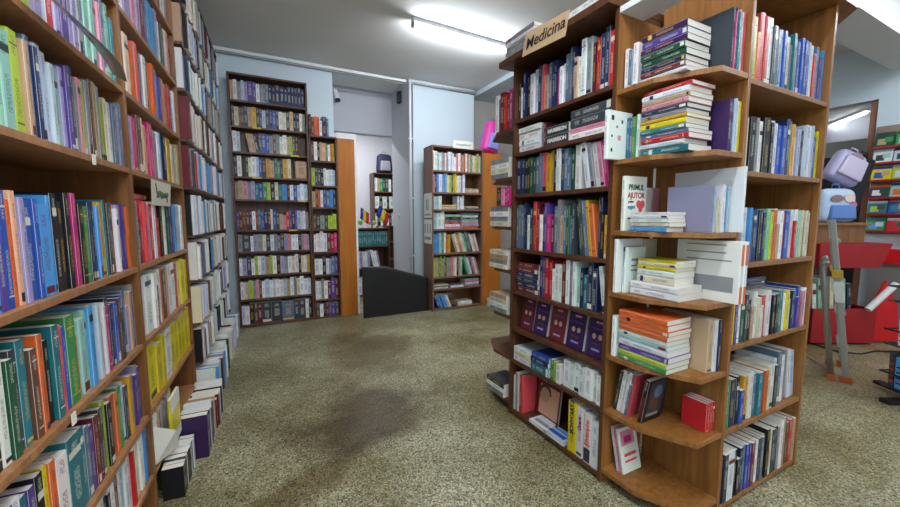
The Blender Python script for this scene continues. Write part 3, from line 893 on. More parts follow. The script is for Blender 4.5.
row(FR, 0.48, T1, 0.02, RZ[1], 0.26, 'w1.3 z1.6 w1.4 g w\\1.5 l\\1.6', 'shelf two past the middle, ' + R1, ang=0.12)
row(FR, T0, 0.4, 0.0, RZ[0], 0.225, 'n d w2 k k- n z b v m r w1.3 d z1.3 g', 'shelf one, ' + R1, hv=(0.88, 1))
row(FR, 0.4, T1, 0.0, RZ[0], 0.25, 'k i1.4 d n g w1.4 x d a1.3 r x', 'shelf one past the middle, ' + R1, hv=(0.85, 1))

# stack of flat magazines and papers on the medicine top board
pile(FM, -0.04, -0.04, 2.161, 0.27, 0.2, 'g g g w g', 'far pile on top of the medicine bookcase', 0.025)
pile(FM, 0.42, 0.0, 2.161, 0.28, 0.2, 'x g w', 'pile on top of the medicine bookcase behind the sign', 0.024)


# ---------------------------------------------------------------- signs, papers, pipes
PASTEL = plain('card_ivory', 'ddd8c8', 0.85, 0, 0.02)
YEL = plain('yellow_label', 'd8c02c', 0.6)


def squiggle(M, w, h, n, seed, r=0.0016):
    rr = random.Random(seed)
    pts = []
    for i in range(n):
        x = -w / 2 + w * i / (n - 1)
        pts.append(M @ Vector((x, 0, h * (0.5 if i % 2 else -0.5) * rr.uniform(0.5, 1.2))))
    mb = MB()
    mb.tube(pts, r, 5)
    return mb


sg = empty('cardboard_sign', Matrix(((0, -1, 0, 1.318), (-1, 0, 0, 1.527), (0, 0, 1, 2.152), (0, 0, 0, 1))), 'brown cardboard sign handwritten Medicina on the edge of the medicine bookcase top', 'sign')
sg.matrix_world = Matrix.Translation((1.316, 1.527, 2.152)) @ Matrix.Rotation(math.radians(-90), 4, 'Z') @ Matrix.Rotation(math.radians(3.5), 4, 'Y') @ Matrix.Rotation(math.radians(-6), 4, 'X')
mb = MB()
mb.add([(-0.16, 0, -0.058), (0.155, 0, -0.06), (0.158, 0, 0.056), (-0.155, 0, 0.062), (-0.16, 0.004, -0.058), (0.155, 0.004, -0.06), (0.158, 0.004, 0.056), (-0.155, 0.004, 0.062)],
       [(0, 1, 2, 3), (7, 6, 5, 4), (0, 4, 5, 1), (1, 5, 6, 2), (2, 6, 7, 3), (3, 7, 4, 0)])
mb.build('card', CARD, sg)
text_mesh('lettering', 'Medicina', 0.08, Matrix.Translation((0.004, -0.001, 0.0)) @ Matrix.Rotation(math.radians(90), 4, 'X') @ Matrix.Rotation(math.radians(3), 4, 'Z'), INKM, sg, shear=0.12, offset=0.0011, spacing=1.0)

sg = empty('paper_sign', LF @ Matrix.Translation((0.40, -0.012, 1.418)) @ Matrix.Rotation(0.18, 4, 'X'), 'white card with green handwriting hanging from a shelf edge of the second wall bookcase', 'sign')
MB().add([(-0.19, 0, 0), (0.16, 0, 0), (0.22, -0.0, -0.115), (-0.12, -0.0, -0.115), (-0.19, 0.001, 0), (0.16, 0.001, 0), (0.22, 0.001, -0.115), (-0.12, 0.001, -0.115)],
         [(0, 1, 2, 3), (7, 6, 5, 4), (0, 4, 5, 1), (1, 5, 6, 2), (2, 6, 7, 3), (3, 7, 4, 0)]).build('card', PASTEL, sg)
squiggle(Matrix.Translation((0.03, -0.002, -0.062)), 0.2, 0.03, 22, 5, 0.0022).build('handwriting', plain('green_ink', '4c5a4a', 0.7), sg)
MB().tube([(-0.12, -0.002, -0.015), (-0.07, -0.002, -0.06)], 0.002, 5).tube([(0.1, -0.002, -0.06), (0.14, -0.002, -0.095)], 0.002, 5).build('pen_stroke', INKM, sg)

sg = empty('paper_sign', frame(2.478, 4.405, 1, 0, 2.145), 'white card with dark handwriting on top of the brown office bookcase', 'sign')
MB().box(-0.152, 0, 0, 0.152, 0.002, 0.098).build('card', PAPER, sg)
squiggle(Matrix.Translation((0.0, -0.002, 0.046)), 0.22, 0.03, 20, 8, 0.0035).build('handwriting', INKM, sg)
for i, (z0, z1) in enumerate(((1.24, 1.56), (0.90, 1.22))):
    nt_ = empty('paper_notice', Matrix.Translation((2.028, 4.56, z0)), ['upper white printed notice taped to the side of the brown bookcase', 'lower white notice with dark picture row on the side of the brown bookcase'][i], 'notice')
    MB().box(-0.0012, -0.13, 0, 0.0, 0.12, z1 - z0).build('sheet', PAPER, nt_)
    m = MB()
    if i == 0:
        m.box(-0.0018, -0.03, 0.10, -0.0013, 0.0, 0.24).box(-0.0018, 0.02, 0.10, -0.0013, 0.05, 0.24).box(-0.0018, -0.1, 0.03, -0.0013, 0.1, 0.05)
    else:
        for y in (-0.1, -0.02, 0.06):
            m.box(-0.0018, y, 0.14, -0.0013, y + 0.035, 0.26)
        m.box(-0.0018, -0.1, 0.05, -0.0013, 0.1, 0.09)
    m.build('print', GREYP, nt_)

# yellow price strips on shelf edges of the tall back bookcase, white tags on the left run
for i, (s, k) in enumerate(((0.22, 8), (0.60, 7), (0.2, 6), (0.55, 4), (0.66, 5))):
    lb = MB().box(s, -0.003, BZ[k] - 0.019, s + 0.09, -0.0005, BZ[k] - 0.002).build('shelf_label', YEL)
    lb.matrix_world = FB
    tag(lb, 'yellow strip label on the edge of shelf %s of the tall back bookcase' % ['', '', '', '', 'five', 'six', 'seven', 'eight', 'nine'][k], 'label')
for i, (s, z, w) in enumerate(((-0.35, LZ[4], 'above the blue books'), (-0.62, LZ[2], 'under the coral and green books'))):
    lb = MB().box(s, -0.003, z - 0.028, s + 0.022, -0.0005, z + 0.003).build('price_tag', PAPER)
    lb.matrix_world = LF
    tag(lb, 'tiny white price tag on the shelf edge ' + w, 'label')

# conduits
ct = empty('ceiling_conduit', Matrix.Translation((0, 0, 0)), 'white cable trunking running along the top of the back wall', 'pipe')
MB().box(-0.95, 4.92, 3.05, 1.89, 4.953, 3.085).build('trunking', WHITE, ct)
MB().tube([(-0.95, 4.935, 3.03), (1.89, 4.935, 3.03)], 0.009, 8).build('cable', GREYP, ct)
ct = empty('wall_pipe', Matrix.Translation((0, 0, 0)), 'white vertical pipe down the corner of the pillar wall, turning along its top', 'pipe')
MB().tube([(1.915, 4.88, 0.0), (1.915, 4.88, 3.06), (1.92, 4.88, 3.07), (2.95, 4.88, 3.07)], 0.016, 10).build('pipe', WHITE, ct, smooth=True)
MB().tube([(1.955, 4.885, 0.0), (1.955, 4.885, 3.03), (1.975, 4.885, 3.035), (2.95, 4.885, 3.035)], 0.009, 8).build('cable', GREYP, ct, smooth=True)
for z in (0.7, 1.5, 2.3):
    MB().box(1.89, 4.875, z, 1.97, 4.898, z + 0.02).build('clip', WHITE, ct)
sw = empty('light_switch', Matrix.Translation((1.9045, 5.3, 1.25)), 'small white light switch on the grey side of the pillar', 'switch')
MB().box(-0.012, -0.04, -0.04, 0, 0.04, 0.04).build('plate', WHITE, sw, 0.003)
MB().box(-0.018, -0.018, -0.028, -0.012, 0.018, 0.028).build('rocker', GREYP, sw, 0.002)
cm = empty('security_camera', Matrix.Translation((1.06, 5.57, 2.94)), 'small white camera with black ends high on the grey wall over the passage', 'camera')
MB().tube([(0, 0.028, 0.07), (0.0, 0.0, 0.05), (0.01, -0.02, 0.04)], 0.012, 8).build('bracket', BLACK, cm)
MB().tube([(0.0, -0.03, 0.07), (0.03, -0.06, -0.06)], 0.034, 12).build('body', WHITE, cm)
MB().tube([(0.03, -0.06, -0.06), (0.035, -0.066, -0.085)], 0.037, 12).build('lens_hood', BLACK, cm)
sp_ = empty('wall_speaker', Matrix.Translation((1.9045, 5.2, 2.95)), 'small dark speaker hanging high on the grey side of the pillar', 'speaker')
MB().box(-0.05, -0.04, -0.1, 0.0, 0.04, 0.06).build('cabinet', BLACK, sp_, 0.008)
MB().box(-0.002, -0.015, 0.06, 0.012, 0.015, 0.09).build('bracket', GREYP, sp_)

# plastic film drooping from an upper shelf, loose papers below the yellow books
m = MB()
pf = []
for i in range(9):
    a = i / 8
    s = -0.66 + 0.5 * a
    pf.append(((s, -0.012 - 0.02 * math.sin(a * 3), LZ[5] + 0.002 + 0.05 * (1 - a)), (s, -0.05 - 0.035 * math.sin(a * 3.1), LZ[5] - 0.028 - 0.01 * math.sin(a * 5) + 0.05 * (1 - a))))
P_ = [q for pr_ in pf for q in pr_]
m.add(P_, [(2 * i, 2 * i + 1, 2 * i + 3, 2 * i + 2) for i in range(8)])
o = m.build('plastic_film', plain('plastic_film', '8f918c', 0.22, 0, 0.1), None, smooth=True)
o.matrix_world = LF
so = o.modifiers.new('thick', 'SOLIDIFY')
so.thickness = 0.0012
tag(o, 'grey torn plastic film hanging over an upper shelf edge of the nearest bookcase', 'film')
lf = MB().add([(0.02, 0.002, 0.20), (0.17, -0.05, 0.186), (0.1, -0.06, 0.30), (0.02, 0.0, 0.37), (0.02, 0.005, 0.20), (0.17, -0.047, 0.186), (0.1, -0.057, 0.30), (0.02, 0.003, 0.37)],
              [(0, 1, 2, 3), (7, 6, 5, 4), (0, 4, 5, 1), (1, 5, 6, 2), (2, 6, 7, 3), (3, 7, 4, 0)]).build('paper_sheet', PAPER)
lf.matrix_world = LF
tag(lf, 'loose white paper sheet poking out below the yellow rows', 'paper')
book(LF, 0.165, -0.03, LZ[0], 0.012, 0.17, 0.23, 'y', 'front of shelf one, second wall bookcase', mode='face', tilt=0.0, label='yellow and white booklet standing face out below the yellow rows', decor=[('x', 0.0, 0.16, 0.17, 0.23, 'w'), ('x', 0.0, 0.0, 0.17, 0.05, 'w')])
pile(FO, 0.83, -0.19, 0.0, 0.24, 0.18, 'w g w u w', 'on the floor before the orange panel', 0.022)

# ---------------------------------------------------------------- passage: low bookcase, flags, far bookcase, backpack
FP = frame(1.36, 5.78, 1, 0)
bookcase('low_bookcase', FP, 0, 0.54, 0.28, 1.06, [0.03, 0.45, 0.80], WOOD_DARK, 'low dark bookcase in the passage with a row of teal volumes and flags on top', WOOD_OLD)
row(FP, 0.024, 0.515, 0.015, 0.80, 0.225, 't t t t t t t t t t t t t t', 'teal row of the low passage bookcase', hv=(0.97, 1), keep=False)
row(FP, 0.024, 0.4, 0.015, 0.45, 0.28, 'w u w w u w\\ w\\ u\\', 'white row of the low passage bookcase', hv=(0.9, 1))
row(FP, 0.024, 0.45, 0.015, 0.03, 0.28, 'w d w w d w u', 'bottom row of the low passage bookcase', hv=(0.8, 1))
FLAGC = [plain('flag_blue', '1c2f9e', 0.7), plain('flag_yellow', 'e0c81c', 0.7), plain('flag_red', 'c0202a', 0.7)]
for i, (x, lean, hgt, lab) in enumerate(((1.54, 0.5, 0.34, 'small blue yellow and red flag leaning on the low passage bookcase'), (1.78, 0.75, 0.38, 'second small flag drooping with its red edge down beside the backpack shelf'))):
    fg = empty('table_flag', Matrix.Translation((x, 5.9 - 0.06 * i, 1.0815)), lab, 'flag')
    MB().tube([(0, 0, 0), (0, 0, 0.012)], 0.035, 14).build('base', WHITE, fg)
    sx = -1 if i == 0 else 1
    MB().tube([(0, 0, 0.012), (sx * 0.04, 0, hgt)], 0.004, 8).build('pole', WHITE, fg)
    for k in range(3):
        m = MB()
        P_, n = [], 7
        for j in range(n):
            a = j / (n - 1)
            y = 0.012 * math.sin(a * 7)
            for q in (k / 3, (k + 1) / 3):
                if i == 0:
                    P_.append((-0.02 + 0.13 * q - 0.02 * a + sx * 0.02 - 0.02, y - 0.01, hgt - 0.02 - 0.17 * a - 0.10 * q))
                else:
                    P_.append((0.02 - 0.06 * a + 0.17 * q - 0.04, y - 0.01, hgt - 0.02 - 0.16 * a - 0.17 * q))
        m.add(P_, [(2 * j, 2 * j + 1, 2 * j + 3, 2 * j + 2) for j in range(n - 1)])
        o = m.build('flag_stripe', FLAGC[k], fg, smooth=True)
        so = o.modifiers.new('thick', 'SOLIDIFY')
        so.thickness = 0.002
for i, (x, c, r_) in enumerate(((1.44, '7aa04a', 0.045), (1.68, '8fb050', 0.036), (1.608, 'c06a80', 0.024))):
    pt_ = empty('flower_pot', Matrix.Translation((x, 5.86, 1.0815)), ['small potted green plant at the end of the low passage bookcase', 'bright green pot plant between the two small flags', 'small pink pot between the flags on the low passage bookcase'][i], 'pot')
    MB().prism([(r_ * 0.7 * math.cos(a * math.pi / 6), r_ * 0.7 * math.sin(a * math.pi / 6)) for a in range(12)], 0, 0.05).build('pot', WHITE, pt_)
    bm = bmesh.new()
    bmesh.ops.create_icosphere(bm, subdivisions=2, radius=r_)
    rr = random.Random(i)
    for v in bm.verts:
        v.co *= rr.uniform(0.8, 1.25)
        v.co.z += 0.05 + r_ * 0.7
    me = bpy.data.meshes.new('foliage')
    bm.to_mesh(me)
    me.materials.append(plain('plant_%d' % i, c, 0.7, 0, 0.3, 60))
    o = bpy.data.objects.new('foliage', me)
    COL.objects.link(o)
    o.parent = pt_
FQ = frame(2.075, 7.25, 1, 0)
bookcase('storeroom_bookcase', FQ, 0, 0.7, 0.28, 2.09, [0.03, 0.4, 0.75, 1.08, 1.42, 1.75], WOOD_DARK, 'narrow dark bookcase in the storeroom with a dark blue backpack on top', WOOD_MID)
for k, zz in enumerate((1.08, 1.42, 1.75)):
    row(FQ, 0.024, 0.67, 0.015, zz, 0.27, ['w k w d w k w w g k w', 'w2 k w2 k w2 d w2 k', 'w x f e d w k f d x k'][k], 'storeroom bookcase, shelf %d' % (k + 1))


def rounded_bag(name, M, w, d, h, r, mat, label, cat, pocket=None, pmat=None, straps=None, decor=()):
    root = empty(name, M, label, cat)

    def body(w, d, h, r, y0=0.0, z0=0.0, taper=0.86):
        bm = bmesh.new()
        bmesh.ops.create_cube(bm, size=1)
        for v in bm.verts:
            f = taper if v.co.z > 0 else 1
            v.co = Vector((v.co.x * w * f, v.co.y * d * f + y0, (v.co.z + 0.5) * h + z0))
        bmesh.ops.bevel(bm, geom=list(bm.edges), offset=r, segments=4, affect='EDGES', profile=0.5)
        me = bpy.data.meshes.new('body')
        bm.to_mesh(me)
        for p in me.polygons:
            p.use_smooth = True
        return me

    me = body(w, d, h, r)
    me.materials.append(mat)
    o = bpy.data.objects.new('body', me)
    COL.objects.link(o)
    o.parent = root
    if pocket:
        me = body(*pocket)
        me.materials.append(pmat)
        o = bpy.data.objects.new('front_pocket', me)
        COL.objects.link(o)
        o.parent = root
    MB().tube([(-0.04, 0, h - 0.01), (-0.03, 0, h + 0.04), (0.03, 0, h + 0.04), (0.04, 0, h - 0.01)], 0.008, 8).build('handle', pmat or mat, root, smooth=True)
    for sgn in (-1, 1):
        MB().tube([(sgn * w * 0.25, d * 0.45, h * 0.9), (sgn * w * 0.28, d * 0.5 + 0.05, h * 0.55), (sgn * w * 0.3, d * 0.45, h * 0.1)], 0.014, 8).build('shoulder_strap', straps or mat, root, smooth=True)
    for x, z, rx, rz, mm in decor:
        n = 16
        y = -d / 2 - (pocket[1] / 2 if pocket and False else 0) - 0.002
        MB().add([(x + rx * math.cos(k * 2 * math.pi / n), y, z + rz * math.sin(k * 2 * math.pi / n)) for k in range(n)] +
                 [(x + rx * math.cos(k * 2 * math.pi / n), y + 0.006, z + rz * math.sin(k * 2 * math.pi / n)) for k in range(n)],
                 [tuple(range(n))] + [(k, (k + 1) % n, n + (k + 1) % n, n + k) for k in range(n)]).build('print_patch', mm, root)
    return root


NAVYC = plain('bag_navy', '1b2340', 0.7)
GREYC = plain('bag_grey', '8a8794', 0.7)
rounded_bag('backpack', Matrix.Translation((2.33, 7.36, 2.1115)), 0.32, 0.2, 0.38, 0.07, NAVYC, 'dark blue backpack with a grey patterned pocket on the storeroom bookcase', 'backpack', (0.22, 0.06, 0.2, 0.025, -0.1, 0.04), GREYC, NAVYC)
rounded_bag('backpack', Matrix.Translation((2.97, 4.56, 2.15)) @ Matrix.Rotation(0.2, 4, 'Y'), 0.26, 0.2, 0.44, 0.06, plain('bag_pink', 'd83aa0', 0.5), 'pink and blue school backpack standing on top of the orange panel', 'backpack', (0.17, 0.05, 0.22, 0.02, -0.1, 0.04), plain('bag_lilac', '8f8fd8', 0.5), plain('bag_blue', '3fa0d8', 0.5))

# ---------------------------------------------------------------- the corner with ladder, bins and magazines
cb = empty('low_cabinet', frame(4.02, 1.54, 1, 0), 'plain low wooden cabinet behind the island bookcase, next to the ladder', 'cabinet')
MB().box(0, 0, 0, 0.64, 0.4, 0.80).build('body', ORANGE, cb, 0.002)
MB().box(-0.01, -0.012, 0.8005, 0.655, 0.41, 0.825).build('top_panel', DARKM, cb, 0.002)

ld_ = empty('step_ladder', frame(3.915, 1.046, 0.95, 0.32), 'folded aluminium stepladder with orange feet leaning by the low cabinet', 'ladder')
wd = 0.42
for sx in (0, wd):
    MB().add([(sx - 0.012, -0.022, 0.0), (sx + 0.012, -0.022, 0.0), (sx + 0.012, 0.018, 0.0), (sx - 0.012, 0.018, 0.0),
              (sx - 0.012, 0.0, 1.23), (sx + 0.012, 0.0, 1.23), (sx + 0.012, 0.036, 1.23), (sx - 0.012, 0.036, 1.23)],
             [(0, 3, 2, 1), (4, 5, 6, 7), (0, 1, 5, 4), (1, 2, 6, 5), (2, 3, 7, 6), (3, 0, 4, 7)]).build('front_rail', ALU, ld_, 0.004)
    MB().box(sx - 0.014, -0.036, 0.0, sx + 0.014, 0.036, 0.05).build('foot', RUBBER, ld_, 0.003)
    MB().tube([(sx, 0.08, 0.01), (sx, 0.085, 0.80), (sx, 0.08, 0.88), (sx, 0.065, 0.915), (sx, 0.045, 0.92)], 0.019, 12).build('rear_rail', ALU, ld_, smooth=True)
    MB().box(sx - 0.02, 0.055, 0.0, sx + 0.02, 0.105, 0.05).build('foot', RUBBER, ld_, 0.003)
    MB().box(sx - 0.016, -0.02, 0.80, sx + 0.016, 0.04, 0.86).build('hinge', plain('yellow_sticker', 'c9a63a', 0.5), ld_, 0.002)
    MB().box(sx - 0.0155, -0.018, 0.62, sx + 0.0155, 0.032, 0.775).build('sticker', WHITE, ld_)
for k in range(4):
    MB().box(0.0125, -0.025 + 0.002 * k, 0.25 + 0.27 * k, wd - 0.0125, 0.035, 0.275 + 0.27 * k).build('step', ALU, ld_, 0.003)
MB().tube([(0.02, 0.08, 0.06), (wd - 0.02, 0.08, 0.06)], 0.014, 8).build('brace', ALU, ld_)
MB().tube([(0.02, 0.08, 0.07), (0.5, 0.28, 0.05)], 0.014, 8).build('brace', ALU, ld_)

for ch in ld_.children:                       # the whole ladder leans against the cabinet
    for v in ch.data.vertices:
        v.co.x -= 0.113 * v.co.z
        v.co.y += 0.117 * v.co.z

FBN = frame(4.885, 1.497, 0.889, -0.459)
b1 = empty('red_display_box', FBN, 'dark red display stand with an upper box and a low book bin', 'display stand')
MB().box(-0.12, 0.0, 0.02, 0.50, 0.02, 0.36).build('front_panel', RED, b1, 0.002)
MB().box(-0.12, 0.0205, 0.02, -0.10, 0.42, 0.36).build('side_panel', RED, b1, 0.002)
MB().box(0.48, 0.0205, 0.02, 0.50, 0.42, 0.36).build('side_panel', RED, b1, 0.002)
MB().box(-0.10, 0.0205, 0.02, 0.48, 0.42, 0.04).build('bin_floor', RED, b1)
MB().box(-0.12, 0.4205, 0.0, 0.50, 0.44, 1.05).build('back_panel', WOOD_DARK, b1)
MB().add([(-0.12, -0.02, 0.765), (0.46, -0.02, 0.765), (0.53, -0.05, 1.0), (-0.16, -0.05, 1.0), (-0.12, 0.42, 0.765), (0.46, 0.42, 0.765), (0.53, 0.42, 1.0), (-0.16, 0.42, 1.0)],
         [(0, 1, 2, 3), (7, 6, 5, 4), (0, 4, 5, 1), (1, 5, 6, 2), (2, 6, 7, 3), (3, 7, 4, 0)]).build('upper_box', RED, b1, 0.003)
MB().box(-0.14, 0.05, 1.001, 0.36, 0.40, 1.17).build('wood_riser', WOOD_MID, b1, 0.002)
MB().box(-0.15, 0.02, 1.1705, 0.38, 0.42, 1.195).build('riser_top', WOOD_RIGHT, b1, 0.002)
BR = frame(0, 0, 1, 0)
for i, (x, hh, c) in enumerate(((0.0, 0.55, 'w'), (0.058, 0.6, 'c'), (0.116, 0.62, 'l'), (0.174, 0.62, 'i'), (0.232, 0.6, 'k'), (0.29, 0.6, 'c'), (0.35, 0.55, 'd'))):
    y, ln = 0.1, -0.1
    book(FBN, x, y, 0.0405, 0.04, 0.25, hh, c, 'tall book in the low red bin', lean=ln, n=i)
rl = MB().tube([(0.36, -0.045, 0.365), (0.58, -0.065, 0.62)], 0.028, 12).build('paper_roll', WHITE)
rl.matrix_world = FBN
tag(rl, 'white paper roll leaning out of the low red bin', 'roll')
rp = empty('red_notice_board', FBN @ Matrix.Translation((0.52, 0.06, 0)), 'bright red board standing on the floor beside the red bin', 'panel')
MB().add([(0.0, 0, 0.02), (0.30, 0, 0.02), (0.28, 0.02, 0.36), (0.16, 0.04, 0.62), (0.0, 0.02, 0.34)] + [(0.0, 0.02, 0.02), (0.30, 0.02, 0.02), (0.28, 0.04, 0.36), (0.16, 0.06, 0.62), (0.0, 0.04, 0.34)],
         [(0, 1, 2, 3, 4), (9, 8, 7, 6, 5), (0, 5, 6, 1), (1, 6, 7, 2), (2, 7, 8, 3), (3, 8, 9, 4), (4, 9, 5, 0)]).build('board', REDB, rp, 0.002)
rs = empty('red_ledge', Matrix.Translation((5.80, 0.95, 0.77)), 'bright red ledge under the magazine rack', 'shelf')
MB().box(-0.03, -0.6, 0, 0.10, 0.52, 0.15).build('ledge_front', REDB, rs, 0.003)
MB().box(0.0, -0.6, -0.77, 0.10, 0.52, -0.001).build('ledge_base', plain('grey_base', '7d7a76', 0.6), rs)

rounded_bag('school_bag', FBN @ Matrix.Translation((0.12, 0.14, 1.1965)), 0.36, 0.18, 0.33, 0.07, plain('bag_skyblue', 'b3cbe4', 0.4), 'light blue school bag with printed front on the wooden riser', 'backpack', (0.26, 0.05, 0.14, 0.02, -0.09, 0.03), plain('bag_midblue', '5b7fc0', 0.4), NAVYC,
            ((-0.06, 0.23, 0.06, 0.035, plain('patch_brown', '8a6a66', 0.5)), (0.06, 0.235, 0.05, 0.04, plain('patch_cream', 'dcc8b8', 0.5)), (0.1, 0.17, 0.035, 0.03, plain('patch_rose', 'b06a80', 0.5))))
rounded_bag('school_bag', FBN @ Matrix.Translation((0.19, 0.2, 1.585)) @ Matrix.Rotation(0.42, 4, 'Y'), 0.32, 0.15, 0.32, 0.06, plain('bag_lavender', 'a7a3c8', 0.4), 'lavender school bag tilted above the light blue one', 'backpack', (0.25, 0.04, 0.2, 0.018, -0.085, 0.05), plain('bag_lilac2', 'bdb4cc', 0.4), NAVYC,
            ((0.0, 0.27, 0.06, 0.03, plain('patch_mauve', '8f7a8a', 0.5)),))
rounded_bag('backpack', FBN @ Matrix.Translation((0.40, 0.36, 1.22)) @ Matrix.Rotation(0.3, 4, 'Y'), 0.3, 0.08, 0.68, 0.035, plain('bag_black', '141417', 0.5), 'black bag leaning behind the two school bags', 'backpack')

# magazine rack on the right wall
mr_ = empty('magazine_rack', frame(5.83, 1.555, 0, -1), 'wall rack of colourful magazines on red edged tiers', 'rack')
TZ = [1.105, 1.285, 1.455, 1.635, 1.815, 1.978]
MB().box(0, 0.09, 1.07, 1.0, 0.105, 2.2).build('back_board', plain('rack_board', '8a7a6a', 0.6), mr_)
for z in TZ:
    MB().box(0, 0.0, z - 0.012, 1.0, 0.089, z).build('tier', WOOD_DARK, mr_)
    MB().box(0, -0.006, z - 0.016, 1.0, -0.0005, z + 0.004).build('tier_edge', RED, mr_)
rr = random.Random(4)
MAGC = ['f', 'y', 's', 'r', 'G', 't', 'w', 'o', 'b', 'l', 'd', 'e', 'x', 'c']
used = 0
for k, z in enumerate(TZ):
    for j in range(6):
        c = MAGC[(k * 5 + j * 3) % 14]
        t_, w_, h_ = 0.01, rr.uniform(0.138, 0.146), rr.uniform(0.135, 0.155)
        M = mr_.matrix_world @ Matrix.Translation((0.01 + j * 0.148, 0.02, z + 0.0045)) @ Matrix.Rotation(-0.25, 4, 'X')
        mg = MB().box(0, 0, 0, w_, t_, h_)
        c2, c3, c4 = MAGC[(k + j + 5) % 14], MAGC[(k * 2 + j + 2) % 14], MAGC[(k + j * 2 + 9) % 14]
        mats = [plain('mag_' + q, PAL[q][1], 0.35) for q in (c, c2, c3, c4)]
        mg.box(0.0, -0.0006, h_ * 0.78, w_, -0.0001, h_ * 0.97, None, 1)
        mg.box(w_ * 0.15, -0.0006, h_ * 0.12, w_ * 0.6, -0.0001, h_ * 0.55, None, 2)
        mg.box(w_ * 0.5, -0.0009, h_ * 0.3, w_ * 0.9, -0.0007, h_ * 0.65, None, 3)
        o = mg.build('magazine', mats)
        o.matrix_world = M
        tag(o, '%s magazine with %s band, %s along tier %s of the wall rack' % (PAL[c][0], PAL[c2][0], ORD[j], ['one', 'two', 'three', 'four', 'five', 'six'][k]), 'magazine', 'magazines on the wall rack')

# newspaper stand at the frame edge
ns = empty('newspaper_stand', Matrix.Translation((3.9, 0.70, 0)) @ Matrix.Rotation(-0.5, 4, 'Z'), 'black metal stand holding newspapers and magazines past the ladder', 'stand')
MB().box(-0.22, -0.03, 0, 0.3, 0.03, 0.03).build('foot', DARKM, ns, 0.004)
MB().box(-0.03, -0.25, 0.0305, 0.03, 0.25, 0.055).build('foot', DARKM, ns, 0.004)
MB().tube([(0.2, 0, 0.03), (0.2, 0, 1.25)], 0.018, 10).build('post', DARKM, ns, smooth=True)
for k, z in enumerate((0.18, 0.48, 0.78)):
    MB().tube([(-0.12, -0.13, z), (-0.12, 0.13, z), (0.18, 0.13, z), (0.18, -0.13, z), (-0.12, -0.13, z)], 0.006, 6).build('basket_ring', DARKM, ns, smooth=True)
    MB().box(-0.12, -0.13, z - 0.105, 0.18, 0.13, z - 0.1).build('basket_floor', DARKM, ns)
NP = [('w', -0.09, -0.1, 0.12, 0.09, 0.40), ('s', -0.09, 0.02, 0.12, 0.042, 0.33), ('d', -0.09, 0.07, 0.12, 0.03, 0.36), ('e', -0.09, -0.1, 0.42, 0.11, 0.36), ('w', -0.10, 0.03, 0.42, 0.03, 0.3), ('w', -0.1, -0.1, 0.72, 0.04, 0.40), ('d', -0.09, -0.03, 0.72, 0.03, 0.36), ('l', -0.09, 0.04, 0.72, 0.04, 0.34)]
NL = ['white folded newspaper in the lowest basket', 'sky blue magazine in the lowest basket', 'charcoal magazine in the lowest basket', 'dark green folder in the middle basket', 'white paper roll end in the middle basket', 'white newspaper in the top basket', 'dark magazine in the top basket', 'pale blue magazine in the top basket']
for (c, x, y, z, w_, h_), lab in zip(NP, NL):
    h_ *= 0.66
    mg = MB().box(0, 0, 0, 0.2, w_, h_)
    mats = [plain('np_' + c, PAL[c][1], 0.5), INKM, REDB]
    for q in range(4):
        mg.box(-0.0008, w_ * 0.12, h_ * (0.15 + 0.17 * q), -0.0001, w_ * 0.85, h_ * (0.2 + 0.17 * q), None, 1 if c != 'd' else 2)
    o = mg.build('newspaper', mats)
    o.matrix_world = ns.matrix_world @ Matrix.Translation((x, y, z - 0.038)) @ Matrix.Rotation(-0.04, 4, 'Y')
    tag(o, lab + ' of the black stand', 'newspaper', 'newspapers in the black stand')
cbm = MB().tube([(4.9, 1.75, 0.008), (4.74, 1.33, 0.008), (4.85, 1.22, 0.008), (5.07, 1.19, 0.008), (5.3, 1.05, 0.008)], 0.007, 6).build('floor_cable', CABLE, smooth=True)
tag(cbm, 'black cable lying on the floor before the red bin', 'cable')
# annex beyond the opening
an = empty('display_shelf', frame(8.7, 3.0, 0, -1), 'dark display shelf in the far side room with a pale box on top', 'shelf')
MB().box(0, 0, 0, 1.1, 0.4, 2.25).build('body', BLACK, an)
MB().box(0.05, 0.0, 2.251, 1.0, 0.4, 2.5).build('pale_box', plain('pale_card', '9c9c98', 0.8), an)
for k in range(4):
    MB().box(0.06 + 0.25 * k, -0.06, 1.9, 0.22 + 0.25 * k, -0.001, 2.1).build('item', [plain('item_a', 'b9a3d0', 0.4), WHITE, plain('item_b', '5a4a80', 0.4), WHITE][k], an)
pc = MB().box(0, 0, 0, 0.05, 0.06, 2.49).build('trim_3', plain('wood_post', '8a5a44', 0.5))
pc.matrix_world = Matrix.Translation((5.98, 1.571, 0))
tag(pc, kind='structure')


# ---------------------------------------------------------------- build the books
def project(p):
    v = cam_inv @ p
    if v.z > -0.05:
        return None
    return (450 + 375 * v.x / -v.z, 253.5 - 375 * v.y / -v.z)


bpy.context.view_layer.update()
cam_inv = cam.matrix_world.inverted()


def quad_area(pts):
    q = [project(p) for p in pts]
    if any(x is None for x in q):
        return 0.0
    q = [(min(900, max(0, x)), min(507, max(0, y))) for x, y in q]
    a = 0
    for i in range(len(q)):
        x0, y0 = q[i]
        x1, y1 = q[(i + 1) % len(q)]
        a += x0 * y1 - x1 * y0
    return abs(a) / 2


def vis_area(b):
    M, t, d, h = b['M'], b['t'], b['d'], b['h']
    P = lambda *a: M @ Vector(a)
    a = quad_area([P(0, 0, 0), P(t, 0, 0), P(t, 0, h), P(0, 0, h)])
    if b['mode'] == 'face':
        a = quad_area([P(t, 0, 0), P(t, d, 0), P(t, d, h), P(t, 0, h)])
    if b['mode'] in ('lie', 'flat'):
        a += 0.5 * quad_area([P(0, 0, 0), P(t, 0, 0), P(t, d, 0), P(0, d, 0)])
    return a


DECN = {'x': 0, 'n': 1, 's': 2, 'o': 3}


